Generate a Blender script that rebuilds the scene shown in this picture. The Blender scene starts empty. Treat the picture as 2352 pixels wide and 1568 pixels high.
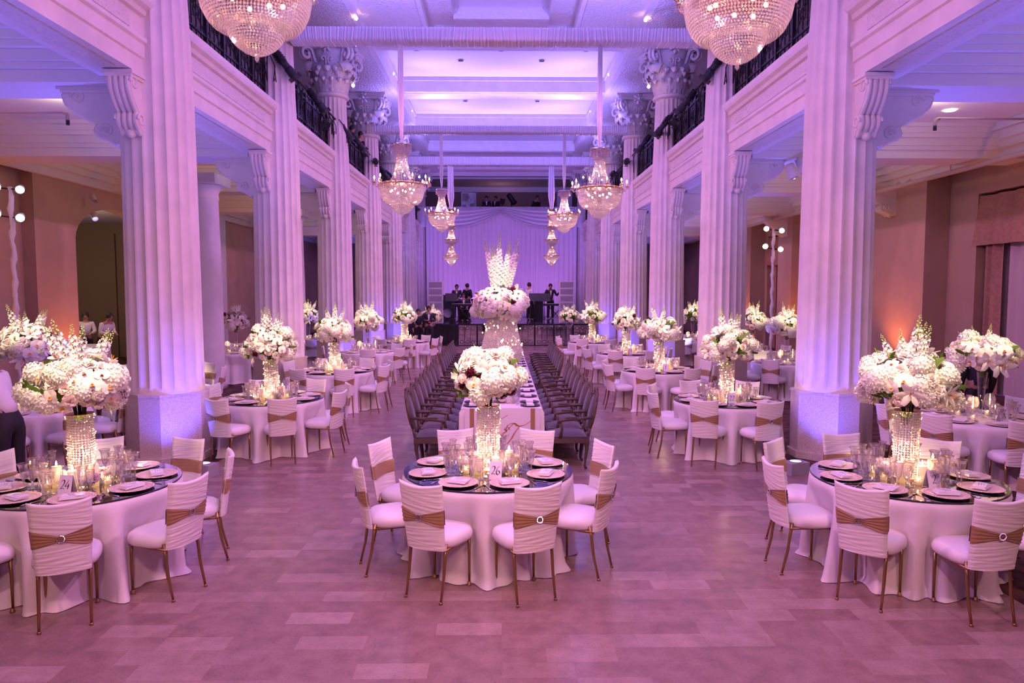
import bpy, math, random
from mathutils import Vector, Matrix, Euler
S = bpy.context.scene
COL = S.collection
PI = math.pi
def R(d): return math.radians(d)

# ---------------------------------------------------------------- camera, world, exposure
cd = bpy.data.cameras.new('camera'); cam = bpy.data.objects.new('camera', cd); COL.objects.link(cam)
cd.sensor_width = 36; cd.lens = 1650 / 2352 * 36; cd.clip_end = 200
cam.location = (0, 0, 2.37); cam.rotation_euler = (R(90 - 4.02), 0, R(-0.833))
S.camera = cam
S.view_settings.view_transform = 'Standard'; S.view_settings.look = 'None'
S.view_settings.gamma = 1; S.view_settings.use_curve_mapping = False
S.view_settings.exposure = 0.25
cy = S.cycles
cy.use_denoising = True
cy.max_bounces = 6; cy.diffuse_bounces = 3; cy.glossy_bounces = 3; cy.transmission_bounces = 4
cy.transparent_max_bounces = 9; cy.caustics_reflective = False; cy.caustics_refractive = False
cy.sample_clamp_indirect = 4.0; cy.use_adaptive_sampling = True; cy.adaptive_threshold = 0.05; cy.adaptive_min_samples = 16
w = bpy.data.worlds.new('world'); S.world = w; w.use_nodes = True
w.node_tree.nodes['Background'].inputs[0].default_value = (0.60, 0.16, 0.70, 1)
w.node_tree.nodes['Background'].inputs[1].default_value = 0.10

# ---------------------------------------------------------------- lights of the hall
def lamp(kind, name, loc, color, W, target=None, rad=0.1, cone=60, blend=0.6, size=None):
    d = bpy.data.lights.new(name, kind); d.color = color; d.energy = W
    o = bpy.data.objects.new(name, d); COL.objects.link(o); o.location = loc
    if kind == 'SPOT': d.spot_size = R(cone); d.spot_blend = blend; d.shadow_soft_size = rad
    elif kind == 'POINT': d.shadow_soft_size = rad
    elif kind == 'AREA':
        d.shape = 'RECTANGLE'; d.size, d.size_y = size
    if target is not None:
        v = Vector(target) - Vector(loc)
        o.rotation_euler = v.to_track_quat('-Z', 'Y').to_euler()
    return o
VIOLET = (0.28, 0.20, 1.0); BLUE = (0.10, 0.09, 1.0); PINK = (1.0, 0.33, 0.66); AMBER = (1.0, 0.77, 0.40)
ORANGE = (1.0, 0.25, 0.05); WARM = (1.0, 0.72, 0.50); LILAC = (0.82, 0.32, 0.92)
COLY = [10.2 + 5.25 * k for k in range(7)]
CX0 = 4.75
TRUSS = [(6.2, 7.5, 7.8), (15.05, 7.46, 7.73), (25.0, 7.77, 8.0), (30.4, 7.6, 7.95)]
# colour washers lying in the draped trusses, shining up at the coffers
for ty, z0, z1 in TRUSS:
    lamp('AREA', 'truss_uplight', (0, ty + .25, z1 + .12), VIOLET, 260, (0, ty + .25, 12), size=(7.6, .3))
    for x in (-2.6, 2.6):
        lamp('SPOT', 'truss_washer', (x, ty + .5, z1 + .1), VIOLET, 380, (x * .7, ty + 3.4, 9.7), .15, 120, .9)
        lamp('SPOT', 'truss_washer', (x, ty - .1, z1 + .1), VIOLET, 300, (x * .7, ty - 3.0, 9.7), .15, 120, .9)
# theatrical washes clamped along both gallery rails
for i, y in enumerate([1.5, 5.0, 9.0, 13.0, 17.5, 21.5, 26.0, 31.0]):
    for s in (-1, 1):
        lamp('SPOT', 'gallery_wash', (s * 4.1, y, 6.9), PINK if (i + (s > 0)) % 2 else LILAC, 620, (-s * 4.4, y + 2.2, 2.6), .12, 88, .8)
    lamp('SPOT', 'truss_floor_wash', (0, y + .5, 7.6), LILAC, 300, (0, y + 3.5, 0), .2, 100, .9)
# front fill added from out of view, above and behind the viewer
for x in (-3.4, 0, 3.4):
    lamp('SPOT', 'front_fill_spot', (x, -1.5, 6.6), (1.0, 0.47, 0.47), 640, (x * .8, 6.8, .6), .12, 62, .7)
# column base uplights (boxes are built further down)
def uplight_pos(s, y): return (s * 3.82, y - 1.05, .2)
for y in [4.95] + COLY:
    for s in (-1, 1):
        x, yy, z = uplight_pos(s, y)
        pil = s < 0 and y in (15.45, 20.7, 25.95)
        lamp('SPOT', 'aisle_ceiling_wash', (s * 5.35, y + .95, .3), (.24, .17, 1), 300 if pil else 620, (s * (5.5 if pil else 6.1), y + 2.4, 5.7), .1, 60 if pil else 86, .9)
        lamp('SPOT', 'column_uplight', (x, yy, z + .02), BLUE, 120, (s * 4.6, y - .4, .95), .05, 72, .8)
        lamp('SPOT', 'column_uplight', (s * 5.45, y + .80, .25), BLUE, 200, (s * 5.0, y + .1, 1.9), .06, 80, .8)
# warm amber floor washers along the outer aisles and dim recessed lamps
for y in (12.5, 18.8, 25.5, 30.5, 36):
    lamp('SPOT', 'aisle_uplight', (9.9, y, .3), ORANGE, 170, (10.2, y + .3, 5.4), .1, 100, .8)
for y in (13, 18.0, 24.0, 33):
    lamp('SPOT', 'aisle_uplight', (-10.2, y, .3), ORANGE, 120, (-10.6, y + .3, 5.4), .1, 100, .8)
for y in (7.5, 12.8, 18, 23.3, 28.6, 34):
    for s in (-1, 1):
        lamp('POINT', 'aisle_downlight', (s * 7.7, y, 5.45), WARM, 16, rad=.12)
lamp('POINT', 'side_room_light', (-13.5, 20.5, 4.1), WARM, 110, rad=.15)
lamp('POINT', 'gallery_light', (0, 44.5, 7.9), (1, .45, .6), 6, rad=.2)
for s in (-1, 1):
    lamp('SPOT', 'drape_wash', (s * 3.0, 37.5, .98), (.62, .20, 1.0), 520, (s * 1.6, 41, 4.5), .2, 110, .9)

# ---------------------------------------------------------------- materials
def lin(c):
    return tuple((x / 12.92 if x <= .04045 else ((x + .055) / 1.055) ** 2.4) for x in c)
def mat(name, col, rough=.6, metal=0, bump=None, bumps=0.3, sheen=0, emit=None, es=0, spec=.5, noise=None, coat=0):
    m = bpy.data.materials.new(name); m.use_nodes = True
    nt = m.node_tree; p = nt.nodes['Principled BSDF']
    p.inputs['Base Color'].default_value = (*col, 1); p.inputs['Roughness'].default_value = rough
    p.inputs['Metallic'].default_value = metal; p.inputs['Specular IOR Level'].default_value = spec
    if sheen: p.inputs['Sheen Weight'].default_value = sheen
    if coat: p.inputs['Coat Weight'].default_value = coat
    if emit:
        p.inputs['Emission Color'].default_value = (*emit, 1); p.inputs['Emission Strength'].default_value = es
        m.cycles.emission_sampling = 'NONE'
    if bump or noise:
        tc = nt.nodes.new('ShaderNodeTexCoord')
        nz = nt.nodes.new('ShaderNodeTexNoise'); nz.inputs['Scale'].default_value = bump or noise[0]; nz.inputs['Detail'].default_value = 3
        nt.links.new(tc.outputs['Object'], nz.inputs['Vector'])
        if bump:
            b = nt.nodes.new('ShaderNodeBump'); b.inputs['Strength'].default_value = bumps; b.inputs['Distance'].default_value = .01
            nt.links.new(nz.outputs['Fac'], b.inputs['Height']); nt.links.new(b.outputs['Normal'], p.inputs['Normal'])
        if noise:
            cr = nt.nodes.new('ShaderNodeValToRGB'); k = noise[1]
            cr.color_ramp.elements[0].position = .35; cr.color_ramp.elements[1].position = .65
            cr.color_ramp.elements[0].color = (*[c * (1 - k) for c in col], 1); cr.color_ramp.elements[1].color = (*[min(1, c * (1 + k)) for c in col], 1)
            nt.links.new(nz.outputs['Fac'], cr.inputs['Fac']); nt.links.new(cr.outputs['Color'], p.inputs['Base Color'])
    return m
def mixmat(name, build):
    m = bpy.data.materials.new(name); m.use_nodes = True; nt = m.node_tree
    for n in list(nt.nodes):
        if n.type != 'OUTPUT_MATERIAL': nt.nodes.remove(n)
    out = [n for n in nt.nodes if n.type == 'OUTPUT_MATERIAL'][0]
    nt.links.new(build(nt), out.inputs['Surface'])
    return m
def nd(nt, typ, **kw):
    n = nt.nodes.new(typ)
    for k, v in kw.items(): n.inputs[k].default_value = v
    return n
def mx(nt, a, b, f):
    n = nt.nodes.new('ShaderNodeMixShader')
    if isinstance(f, float): n.inputs[0].default_value = f
    else: nt.links.new(f, n.inputs[0])
    nt.links.new(a, n.inputs[1]); nt.links.new(b, n.inputs[2]); return n.outputs[0]
def glassy(name, tint=(.96, .96, .97), gloss=(1, 1, 1), rough=.03, lo=.10, body=0.0):
    def b(nt):
        t = nd(nt, 'ShaderNodeBsdfTransparent', Color=(*tint, 1)); g = nd(nt, 'ShaderNodeBsdfGlossy', Color=(*gloss, 1), Roughness=rough)
        lw = nd(nt, 'ShaderNodeLayerWeight', Blend=.45)
        mr = nt.nodes.new('ShaderNodeMapRange'); mr.inputs[3].default_value = lo; mr.inputs[4].default_value = .80
        nt.links.new(lw.outputs['Facing'], mr.inputs[0])
        s = mx(nt, t.outputs[0], g.outputs[0], mr.outputs[0])
        if body:
            d = nd(nt, 'ShaderNodeBsdfTranslucent', Color=(.95, .93, .95, 1)); s = mx(nt, s, d.outputs[0], body)
        return s
    return mixmat(name, b)
def petalmat(name, col, tr=.3):
    def b(nt):
        d = nd(nt, 'ShaderNodeBsdfDiffuse', Color=(*col, 1)); t = nd(nt, 'ShaderNodeBsdfTranslucent', Color=(*col, 1))
        return mx(nt, d.outputs[0], t.outputs[0], tr)
    return mixmat(name, b)
M = {}
M['stone'] = mat('carved_stone', (.80, .74, .70), .65, noise=(3, .05))
M['stone_relief'] = mat('relief_stone', (.80, .74, .70), .65, bump=16, bumps=1.0); M['stone_relief'].node_tree.nodes['Bump'].inputs['Distance'].default_value = .06
M['plinth'] = mat('granite_plinth', (.62, .52, .46), .45, noise=(60, .16))
M['plaster'] = mat('ceiling_plaster', (.82, .79, .80), .8)
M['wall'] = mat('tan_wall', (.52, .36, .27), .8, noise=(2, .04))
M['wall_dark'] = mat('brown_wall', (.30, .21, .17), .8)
M['carpet'] = mat('patterned_carpet', (.09, .03, .025), .95, noise=(5, .8))
M['linen'] = mat('white_linen', (.84, .80, .77), .6, bump=120, bumps=.25, sheen=.2)
M['seatw'] = mat('white_vinyl', (.86, .82, .80), .42)
M['ruche'] = mat('ivory_stretch_fabric', (.84, .80, .76), .65, sheen=.2)
M['sash'] = mat('tan_satin', (.36, .205, .095), .45, sheen=.2)
M['bronze'] = mat('bronze_metal', (.38, .23, .10), .35, .85)
M['silver'] = mat('silver_metal', (.8, .78, .78), .15, 1)
M['mirror'] = mat('dark_mirror', (.60, .57, .60), .03, 1)
M['mirror_edge'] = mat('mirror_edge', (.03, .03, .04), .2)
M['charger'] = mat('gold_beaded_glass', (.90, .74, .60), .28, .08, bump=160, bumps=.8)
M['napkin'] = mat('white_napkin', (.88, .85, .84), .7)
M['card'] = mat('white_card', (.92, .90, .90), .5)
M['ink'] = mat('dark_ink', (.03, .015, .03), .6)
M['gold_ink'] = mat('copper_ink', (.45, .16, .07), .5)
M['wax'] = mat('glowing_ivory_wax', (.95, .80, .62), .5, emit=(1, .50, .20), es=.55)  # even emission put in for the flame's glow through the wax
M['flame'] = mat('candle_flame', (1, .8, .4), .5, emit=(1, .62, .22), es=26)
M['bulb'] = mat('warm_bulb', (1, .8, .5), .5, emit=(1, .55, .22), es=22)
M['bulb_white'] = mat('white_lamp', (1, .9, .8), .5, emit=(1, .85, .70), es=16)
M['led'] = mat('blue_led', (.5, .5, 1), .5, emit=(.45, .42, 1), es=9)
M['goldrim'] = mat('gold_rim', (.85, .55, .30), .2, 1)
M['glass'] = glassy('clear_crystal', (.95, .92, .94), lo=.19, body=.13)
M['vaseglass'] = glassy('vase_glass', (.95, .95, .96), lo=.08)
M['crystal'] = glassy('crystal_bead', (.98, .90, .94), (1, .90, .94), .10, .30, .36)
M['beadgold'] = glassy('champagne_bead', (1, .85, .75), (1, .86, .72), .10, .30, .68)
M['petal'] = petalmat('ivory_petal', (.90, .86, .80)); M['petal2'] = petalmat('blush_petal', (.90, .76, .72))
M['hyd'] = petalmat('white_floret', (.88, .86, .78)); M['green'] = petalmat('green_stem', (.16, .24, .05), .2)
M['leaf'] = petalmat('green_leaf', (.09, .15, .03), .2); M['dark'] = petalmat('burgundy_bloom', (.07, .008, .02), .1)
M['bud'] = petalmat('pale_green_bud', (.62, .66, .36), .3); M['yolk'] = mat('flower_heart', (.55, .22, .06), .6)
M['black'] = mat('black_metal', (.012, .012, .014), .45); M['iron'] = mat('wrought_iron', (.02, .016, .02), .5, .3)
M['darkwood'] = mat('weathered_oak', (.095, .060, .045), .55, noise=(30, .2)); M['grey_uph'] = mat('grey_upholstery', (.075, .055, .075), .75, sheen=.3)
M['drape'] = mat('sheer_drape', (.78, .74, .78), .75, sheen=.2); M['satin'] = mat('white_satin', (.84, .80, .84), .4, sheen=.2)
M['curtain'] = mat('damask_curtain', (.42, .22, .16), .7, noise=(14, .12)); M['sheer'] = mat('sheer_curtain', (.62, .50, .52), .8)
M['suit'] = mat('black_suit', (.012, .010, .014), .7); M['shirt'] = mat('white_shirt', (.82, .80, .82), .7)
M['skin'] = mat('skin', (.46, .25, .17), .55); M['hair'] = mat('dark_hair', (.02, .013, .01), .6)
M['white'] = mat('white_paint', (.75, .72, .74), .5); M['grille'] = mat('grey_grille', (.32, .29, .33), .6)
M['pipe'] = mat('painted_pipe', (.55, .42, .36), .5); M['box'] = mat('lamp_housing', (.35, .33, .36), .5)
M['pale'] = mat('pale_screen', (.6, .62, .72), .4); M['red'] = mat('red_guitar', (.22, .03, .03), .3)
M['acrylic'] = glassy('clear_acrylic', (.92, .92, .96), lo=.10)
def marble():
    m = bpy.data.materials.new('marble_tiles'); m.use_nodes = True; nt = m.node_tree; p = nt.nodes['Principled BSDF']
    tc = nt.nodes.new('ShaderNodeTexCoord')
    br = nt.nodes.new('ShaderNodeTexBrick')
    br.inputs['Color1'].default_value = (.30, .185, .155, 1); br.inputs['Color2'].default_value = (.53, .38, .32, 1)
    br.inputs['Mortar'].default_value = (.30, .18, .15, 1)
    br.inputs['Scale'].default_value = 1; br.inputs['Mortar Size'].default_value = .0014; br.inputs['Bias'].default_value = -.5
    br.inputs['Brick Width'].default_value = .46; br.inputs['Row Height'].default_value = .185
    br.offset = .37; br.offset_frequency = 3; br.squash = 1
    nt.links.new(tc.outputs['Object'], br.inputs['Vector'])
    n1 = nd(nt, 'ShaderNodeTexNoise', Scale=7.0, Detail=6.0); n2 = nd(nt, 'ShaderNodeTexNoise', Scale=70.0, Detail=2.0)
    for n in (n1, n2): nt.links.new(tc.outputs['Object'], n.inputs['Vector'])
    def ramp(src, a, b, c0, c1):
        r = nt.nodes.new('ShaderNodeValToRGB'); r.color_ramp.elements[0].position = a; r.color_ramp.elements[1].position = b
        r.color_ramp.elements[0].color = (c0, c0, c0, 1); r.color_ramp.elements[1].color = (c1, c1, c1, 1)
        nt.links.new(src, r.inputs['Fac']); return r.outputs['Color']
    def mul(a, b):
        x = nt.nodes.new('ShaderNodeMix'); x.data_type = 'RGBA'; x.blend_type = 'MULTIPLY'; x.inputs[0].default_value = 1
        nt.links.new(a, x.inputs[6]); nt.links.new(b, x.inputs[7]); return x.outputs[2]
    c = mul(br.outputs['Color'], ramp(n1.outputs['Fac'], .3, .7, .82, 1.12))
    c = mul(c, ramp(n2.outputs['Fac'], .30, .45, .78, 1.0))
    nt.links.new(c, p.inputs['Base Color']); p.inputs['Roughness'].default_value = .26
    return m
M['marble'] = marble()

# ---------------------------------------------------------------- mesh builder
class MB:
    def __init__(s): s.v = []; s.f = []; s.m = []; s.s = []
    def add(s, vs, fs, mi=0, sm=False):
        b = len(s.v); s.v.extend(vs)
        for f in fs: s.f.append([b + i for i in f]); s.m.append(mi); s.s.append(sm)
    def box(s, x0, x1, y0, y1, z0, z1, mi=0):
        s.add([(x0, y0, z0), (x1, y0, z0), (x1, y1, z0), (x0, y1, z0), (x0, y0, z1), (x1, y0, z1), (x1, y1, z1), (x0, y1, z1)],
              [(3, 2, 1, 0), (4, 5, 6, 7), (0, 1, 5, 4), (1, 2, 6, 5), (2, 3, 7, 6), (3, 0, 4, 7)], mi)
    def obox(s, c, size, rot=(0, 0, 0), mi=0):
        e = Euler(rot).to_matrix(); c = Vector(c); x, y, z = [q / 2 for q in size]
        vs = [c + e @ Vector((a * x, b * y, d * z)) for d in (-1, 1) for a, b in ((-1, -1), (1, -1), (1, 1), (-1, 1))]
        s.add([tuple(q) for q in vs], [(3, 2, 1, 0), (4, 5, 6, 7), (0, 1, 5, 4), (1, 2, 6, 5), (2, 3, 7, 6), (3, 0, 4, 7)], mi)
    def lathe(s, prof, n=16, mi=0, sm=True, c=(0, 0, 0), a0=0, rf=None, caps=True):
        vs = []
        for r, z in prof:
            for k in range(n):
                a = a0 + 2 * PI * k / n; q = r * (rf(k, z) if rf else 1)
                vs.append((c[0] + q * math.cos(a), c[1] + q * math.sin(a), c[2] + z))
        fs = [(i * n + k, i * n + (k + 1) % n, (i + 1) * n + (k + 1) % n, (i + 1) * n + k) for i in range(len(prof) - 1) for k in range(n)]
        if caps:
            if prof[0][0] > 1e-4: fs.append(tuple(range(n - 1, -1, -1)))
            if prof[-1][0] > 1e-4: fs.append(tuple((len(prof) - 1) * n + k for k in range(n)))
        s.add(vs, fs, mi, sm)
    def tube(s, pts, r, n=6, mi=0, sm=True, cap=True, flat=1.0):
        pts = [Vector(p) for p in pts]; N = len(pts)
        rs = r if isinstance(r, (list, tuple)) else [r] * N
        vs = []; up = None
        for i, p in enumerate(pts):
            t = (pts[min(i + 1, N - 1)] - pts[max(i - 1, 0)])
            t = t.normalized() if t.length > 1e-9 else Vector((0, 0, 1))
            if up is None: up = Vector((0, 0, 1)) if abs(t.z) < .9 else Vector((0, 1, 0))
            a = t.cross(up)
            a = a.normalized() if a.length > 1e-6 else Vector((1, 0, 0))
            b = a.cross(t).normalized(); up = b
            for k in range(n):
                q = 2 * PI * k / n
                vs.append(tuple(p + a * (math.cos(q) * rs[i]) + b * (math.sin(q) * rs[i] * flat)))
        fs = [(i * n + k, i * n + (k + 1) % n, (i + 1) * n + (k + 1) % n, (i + 1) * n + k) for i in range(N - 1) for k in range(n)]
        if cap: fs += [tuple(range(n - 1, -1, -1)), tuple((N - 1) * n + k for k in range(n))]
        s.add(vs, fs, mi, sm)
    def octa(s, p, r, mi=0, h=1.0):
        x, y, z = p
        s.add([(x + r, y, z), (x, y + r, z), (x - r, y, z), (x, y - r, z), (x, y, z + r * h), (x, y, z - r * h)],
              [(0, 1, 4), (1, 2, 4), (2, 3, 4), (3, 0, 4), (1, 0, 5), (2, 1, 5), (3, 2, 5), (0, 3, 5)], mi)
    def ball(s, c, r, n=8, mi=0, sz=1.0):
        m = max(4, n // 2 + 1)
        s.lathe([(r * math.sin(PI * i / m), -r * sz * math.cos(PI * i / m)) for i in range(m + 1)], n, mi, True, c, caps=False)
    def prism(s, poly, a, b, axis='y', mi=0, sm=False):
        n = len(poly)
        def P(u, v, t): return {'y': (u, t, v), 'x': (t, u, v), 'z': (u, v, t)}[axis]
        vs = [P(u, v, a) for u, v in poly] + [P(u, v, b) for u, v in poly]
        s.add(vs, [(i, (i + 1) % n, n + (i + 1) % n, n + i) for i in range(n)], mi, sm)
        s.add(vs, [tuple(range(n - 1, -1, -1)), tuple(range(n, 2 * n))], mi)
    def grid(s, fn, nu, nv, mi=0, sm=True):
        vs = [fn(i / nu, j / nv) for j in range(nv + 1) for i in range(nu + 1)]
        s.add(vs, [(j * (nu + 1) + i, j * (nu + 1) + i + 1, (j + 1) * (nu + 1) + i + 1, (j + 1) * (nu + 1) + i) for j in range(nv) for i in range(nu)], mi, sm)
    def mesh(s, name, *mats):
        me = bpy.data.meshes.new(name); me.from_pydata([tuple(v) for v in s.v], [], s.f)
        for m in mats: me.materials.append(M[m])
        me.polygons.foreach_set('material_index', s.m); me.polygons.foreach_set('use_smooth', s.s)
        me.update(); return me
def ob(name, me, parent=None, loc=(0, 0, 0), rot=(0, 0, 0), sc=None):
    o = bpy.data.objects.new(name, me); COL.objects.link(o); o.location = loc; o.rotation_euler = rot
    if sc is not None: o.scale = (sc,) * 3 if isinstance(sc, (int, float)) else sc
    if parent is not None: o.parent = parent
    return o
def tag(o, label, cat, group=None, kind=None):
    o['label'] = label; o['category'] = cat
    if group: o['group'] = group
    if kind: o['kind'] = kind
    return o
def thing(name, label, cat, loc=(0, 0, 0), rz=0, group=None, kind=None):
    o = bpy.data.objects.new(name, None); COL.objects.link(o); o.location = loc; o.rotation_euler = (0, 0, rz)
    return tag(o, label, cat, group, kind)
def struct(name, me, loc=(0, 0, 0)):
    o = ob(name, me, loc=loc); o['kind'] = 'structure'; return o
def solo(name, me, label, cat, loc=(0, 0, 0), rot=(0, 0, 0), group=None, sc=None, kind=None):
    return tag(ob(name, me, None, loc, rot, sc), label, cat, group, kind)
SIDE = {-1: 'arch side', 1: 'window side'}
SD = {-1: 'arch-side', 1: 'window-side'}
ORD = ['first', 'second', 'third', 'fourth', 'fifth', 'sixth', 'seventh']
# ================================================================ ROOM SHELL
b = MB(); b.box(-3.95, 3.95, -4, 44, -.1, 0); struct('floor', b.mesh('floor', 'marble'))
b = MB()
for s in (-1, 1):
    x0, x1 = sorted((s * 3.95, s * 11.3)); b.box(x0, x1, -4, 46, -.1, -.004)
b.box(-17, -11.3, 14, 27, -.1, -.004)
struct('floor_aisle_carpet', b.mesh('floor_aisle_carpet', 'carpet'))
b = MB(); b.box(-11.3, 11.3, -4, 48, 9.75, 9.95)
struct('ceiling', b.mesh('ceiling', 'plaster'))
# coffer beams of the main ceiling: cross beams over each column pair, long beams over each colonnade
b = MB()
def coffer_beam(x0, x1, y0, y1, z0=9.25):
    b.box(x0, x1, y0, y1, z0, 9.75)
    b.box(x0 - .05, x1 + .05, y0 - .05, y1 + .05, 9.62, 9.74)
    b.box(x0 + .12, x1 - .12, y0 + .12, y1 - .12, z0 - .025, z0 + .05, 1)
for y in COLY: coffer_beam(-3.6, 3.6, y - .48, y + .48)
for s in (-1, 1):
    x0, x1 = sorted((s * 3.6, s * 5.3)); coffer_beam(x0, x1, -2, 44, 9.2)
    x0, x1 = sorted((s * 1.95, s * 3.6)); coffer_beam(x0, x1, 16.2, 19.9, 9.3)
    x0, x1 = sorted((s * 1.25, s * 1.95)); b.box(x0, x1, 16.2, 19.9, 9.52, 9.75, 1)
b.box(-1.25, 1.25, 19.3, 20.3, 9.45, 9.75, 1)
struct('trim_1', b.mesh('trim_coffers', 'stone', 'stone_relief'))
# gallery entablature between the columns, both sides
for s, nm in ((-1, 'trim_2'), (1, 'trim_3')):
    b = MB()
    prof = [(4.72, 5.2), (4.72, 5.40), (4.695, 5.42), (4.695, 5.59), (4.66, 5.62), (4.66, 5.67), (4.73, 5.69), (4.73, 5.95), (4.68, 5.97),
            (4.66, 6.03), (4.60, 6.07), (4.57, 6.12), (4.57, 6.2), (5.2, 6.2), (5.2, 5.62), (5.25, 5.6), (5.25, 5.42), (5.2, 5.4), (5.2, 5.2)]
    b.prism([(s * u, v) for u, v in prof], 2, 43)
    for i, y in enumerate([4.95] + COLY[:-1]):
        x0, x1 = sorted((s * 4.712, s * 4.74)); b.box(x0, x1, y + .75, y + 4.5, 5.72, 5.93, 1)
        x0, x1 = sorted((s * 4.84, s * 5.08)); b.box(x0, x1, y + .9, y + 4.35, 5.18, 5.21, 1)
    struct(nm, b.mesh('gallery_entablature', 'stone', 'stone_relief'))
# aisle ceilings with stepped cross beams
for s, nm in ((-1, 'left'), (1, 'right')):
    b = MB(); x0, x1 = sorted((s * 5.2, s * 11.3))
    b.box(x0, x1, -2, 46, 5.75, 6.2)
    for y in [4.95] + COLY:
        for z0, z1, h in ((5.12, 5.28, .42), (5.28, 5.36, .50), (5.36, 5.50, .56), (5.50, 5.58, .68), (5.58, 5.68, .74), (5.68, 5.76, .86)):
            b.box(x0, x1, y - h, y + h, z0, z1)
    xo = s * (10.5 if s > 0 else 10.85)
    for z0, z1, h in ((5.1, 5.3, .12), (5.3, 5.45, .25), (5.45, 5.6, .38), (5.6, 5.76, .55)):
        xa, xb = sorted((xo, xo - s * h)); b.box(xa, xb, 2, 45, z0, z1)
        xa, xb = sorted((s * 5.2, s * (5.2 + h * .8))); b.box(xa, xb, 2, 45, z0 + .1, z1)
    struct('ceiling_aisle_' + nm, b.mesh('aisle_ceiling', 'plaster'))
# outer walls. arched doorway to a side room on one side, curtained windows on the other
b = MB()
XL = -10.85
b.box(XL - .45, XL, 18.45, 18.6, 0, 9.75); b.box(XL - .45, XL, 22.9, 46, 0, 9.75)
b.box(XL - .45, XL - .3, -2, 17.0, 0, 9.75); b.box(XL - .45, XL, 17.0, 18.45, 0, 9.75)   # recess, then pilaster
arch = [(18.6, 9.75), (18.6, 3.7)] + [(20.75 + 2.15 * -math.cos(PI * k / 16), 3.7 + .95 * math.sin(PI * k / 16)) for k in range(1, 16)] + [(22.9, 3.7), (22.9, 9.75)]
for i in range(1, len(arch) - 2):
    (ya, za), (yb, zb) = arch[i], arch[i + 1]
    b.add([(x, y, z) for x in (XL, XL - .45) for y, z in ((ya, za), (yb, zb), (yb, 9.75), (ya, 9.75))],
          [(0, 1, 2, 3), (7, 6, 5, 4), (4, 5, 1, 0)])
for y in (27.2, 32.5, 37.5): b.box(XL, XL + .3, y - .65, y + .65, 0, 5.15, 1)
struct('wall_left', b.mesh('wall_left', 'wall', 'stone'))
b = MB()
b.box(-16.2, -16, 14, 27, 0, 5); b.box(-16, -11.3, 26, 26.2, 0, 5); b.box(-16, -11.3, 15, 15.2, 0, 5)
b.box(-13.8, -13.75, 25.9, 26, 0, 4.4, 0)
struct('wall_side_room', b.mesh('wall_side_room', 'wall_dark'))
b = MB(); b.box(-16.2, -11.3, 14, 27, 4.75, 4.9); struct('ceiling_side_room', b.mesh('ceiling_side_room', 'plaster'))
b = MB()
WIN = [(13.4, 16.75), (21.0, 25.0), (28.0, 30.0), (33, 35)]
ys = [-2] + [v for wnd in WIN for v in wnd] + [46]
XR = 11.1
for i in range(0, len(ys), 2): b.box(XR, XR + .45, ys[i], ys[i + 1], 0, 9.75)
for a, c in WIN: b.box(XR, XR + .45, a, c, 4.62, 9.75); b.box(XR + .40, XR + .45, a, c, 0, 4.62)
for a, c in ((17.8, 20.7), (26.0, 27.3), (30.3, 31.6), (36, 37.4)):
    b.box(10.5, XR, a, c, 0, 5.3, 1)
struct('wall_right', b.mesh('wall_right', 'wall', 'wall'))
b = MB()
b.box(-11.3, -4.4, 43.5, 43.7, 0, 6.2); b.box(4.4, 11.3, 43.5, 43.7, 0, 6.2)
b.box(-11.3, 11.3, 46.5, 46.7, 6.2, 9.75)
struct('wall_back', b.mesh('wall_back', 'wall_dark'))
b = MB(); b.box(-11.3, 11.3, 42.0, 46.5, 6.0, 6.2); b.box(-5.2, 5.2, 41.25, 41.5, 6.0, 7.12)
b.box(-5.3, 5.3, 42.6, 46.5, 8.9, 9.2); b.box(-5.3, 5.3, 42.2, 42.6, 9.0, 9.75); b.box(-5.3, 5.3, 45.9, 46.5, 8.6, 8.9)
struct('trim_4', b.mesh('back_gallery', 'plaster'))

# ================================================================ COLUMNS
def shaft_mesh():
    b = MB(); F, Q = 20, 7
    def ring(r, z, d):
        o = []
        for i in range(F * Q):
            t = (i % Q) / Q; q = r if t < .10 else r * (1 - d * math.sin(PI * (t - .10) / .90) ** .8)
            a = 2 * PI * i / (F * Q); o.append((q * math.cos(a), q * math.sin(a), z))
        return o
    rows = [(.50, .96, 0), (.50, 1.0, 0), (.50, 1.06, .045), (.498, 1.14, .065), (.485, 3, .065), (.468, 5.2, .065), (.42, 6.4, .065), (.385, 7.6, .065), (.385, 7.68, .05), (.385, 7.74, 0)]
    vs = [p for r in rows for p in ring(*r)]; n = F * Q
    b.add(vs, [(i * n + k, i * n + (k + 1) % n, (i + 1) * n + (k + 1) % n, (i + 1) * n + k) for i in range(len(rows) - 1) for k in range(n)], 0, False)
    return b.mesh('fluted_shaft', 'stone')
def plinth_mesh():
    b = MB(); a, c = .145, .534
    def oct_(k): return [(a * k, -c * k), (c * k, -a * k), (c * k, a * k), (a * k, c * k), (-a * k, c * k), (-c * k, a * k), (-c * k, -a * k), (-a * k, -c * k)]
    b.prism(oct_(1.0), .1, .93, 'z'); b.prism(oct_(1.06), 0, .1, 'z'); b.prism(oct_(1.015), .93, .965, 'z')
    return b.mesh('plinth', 'plinth')
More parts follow.
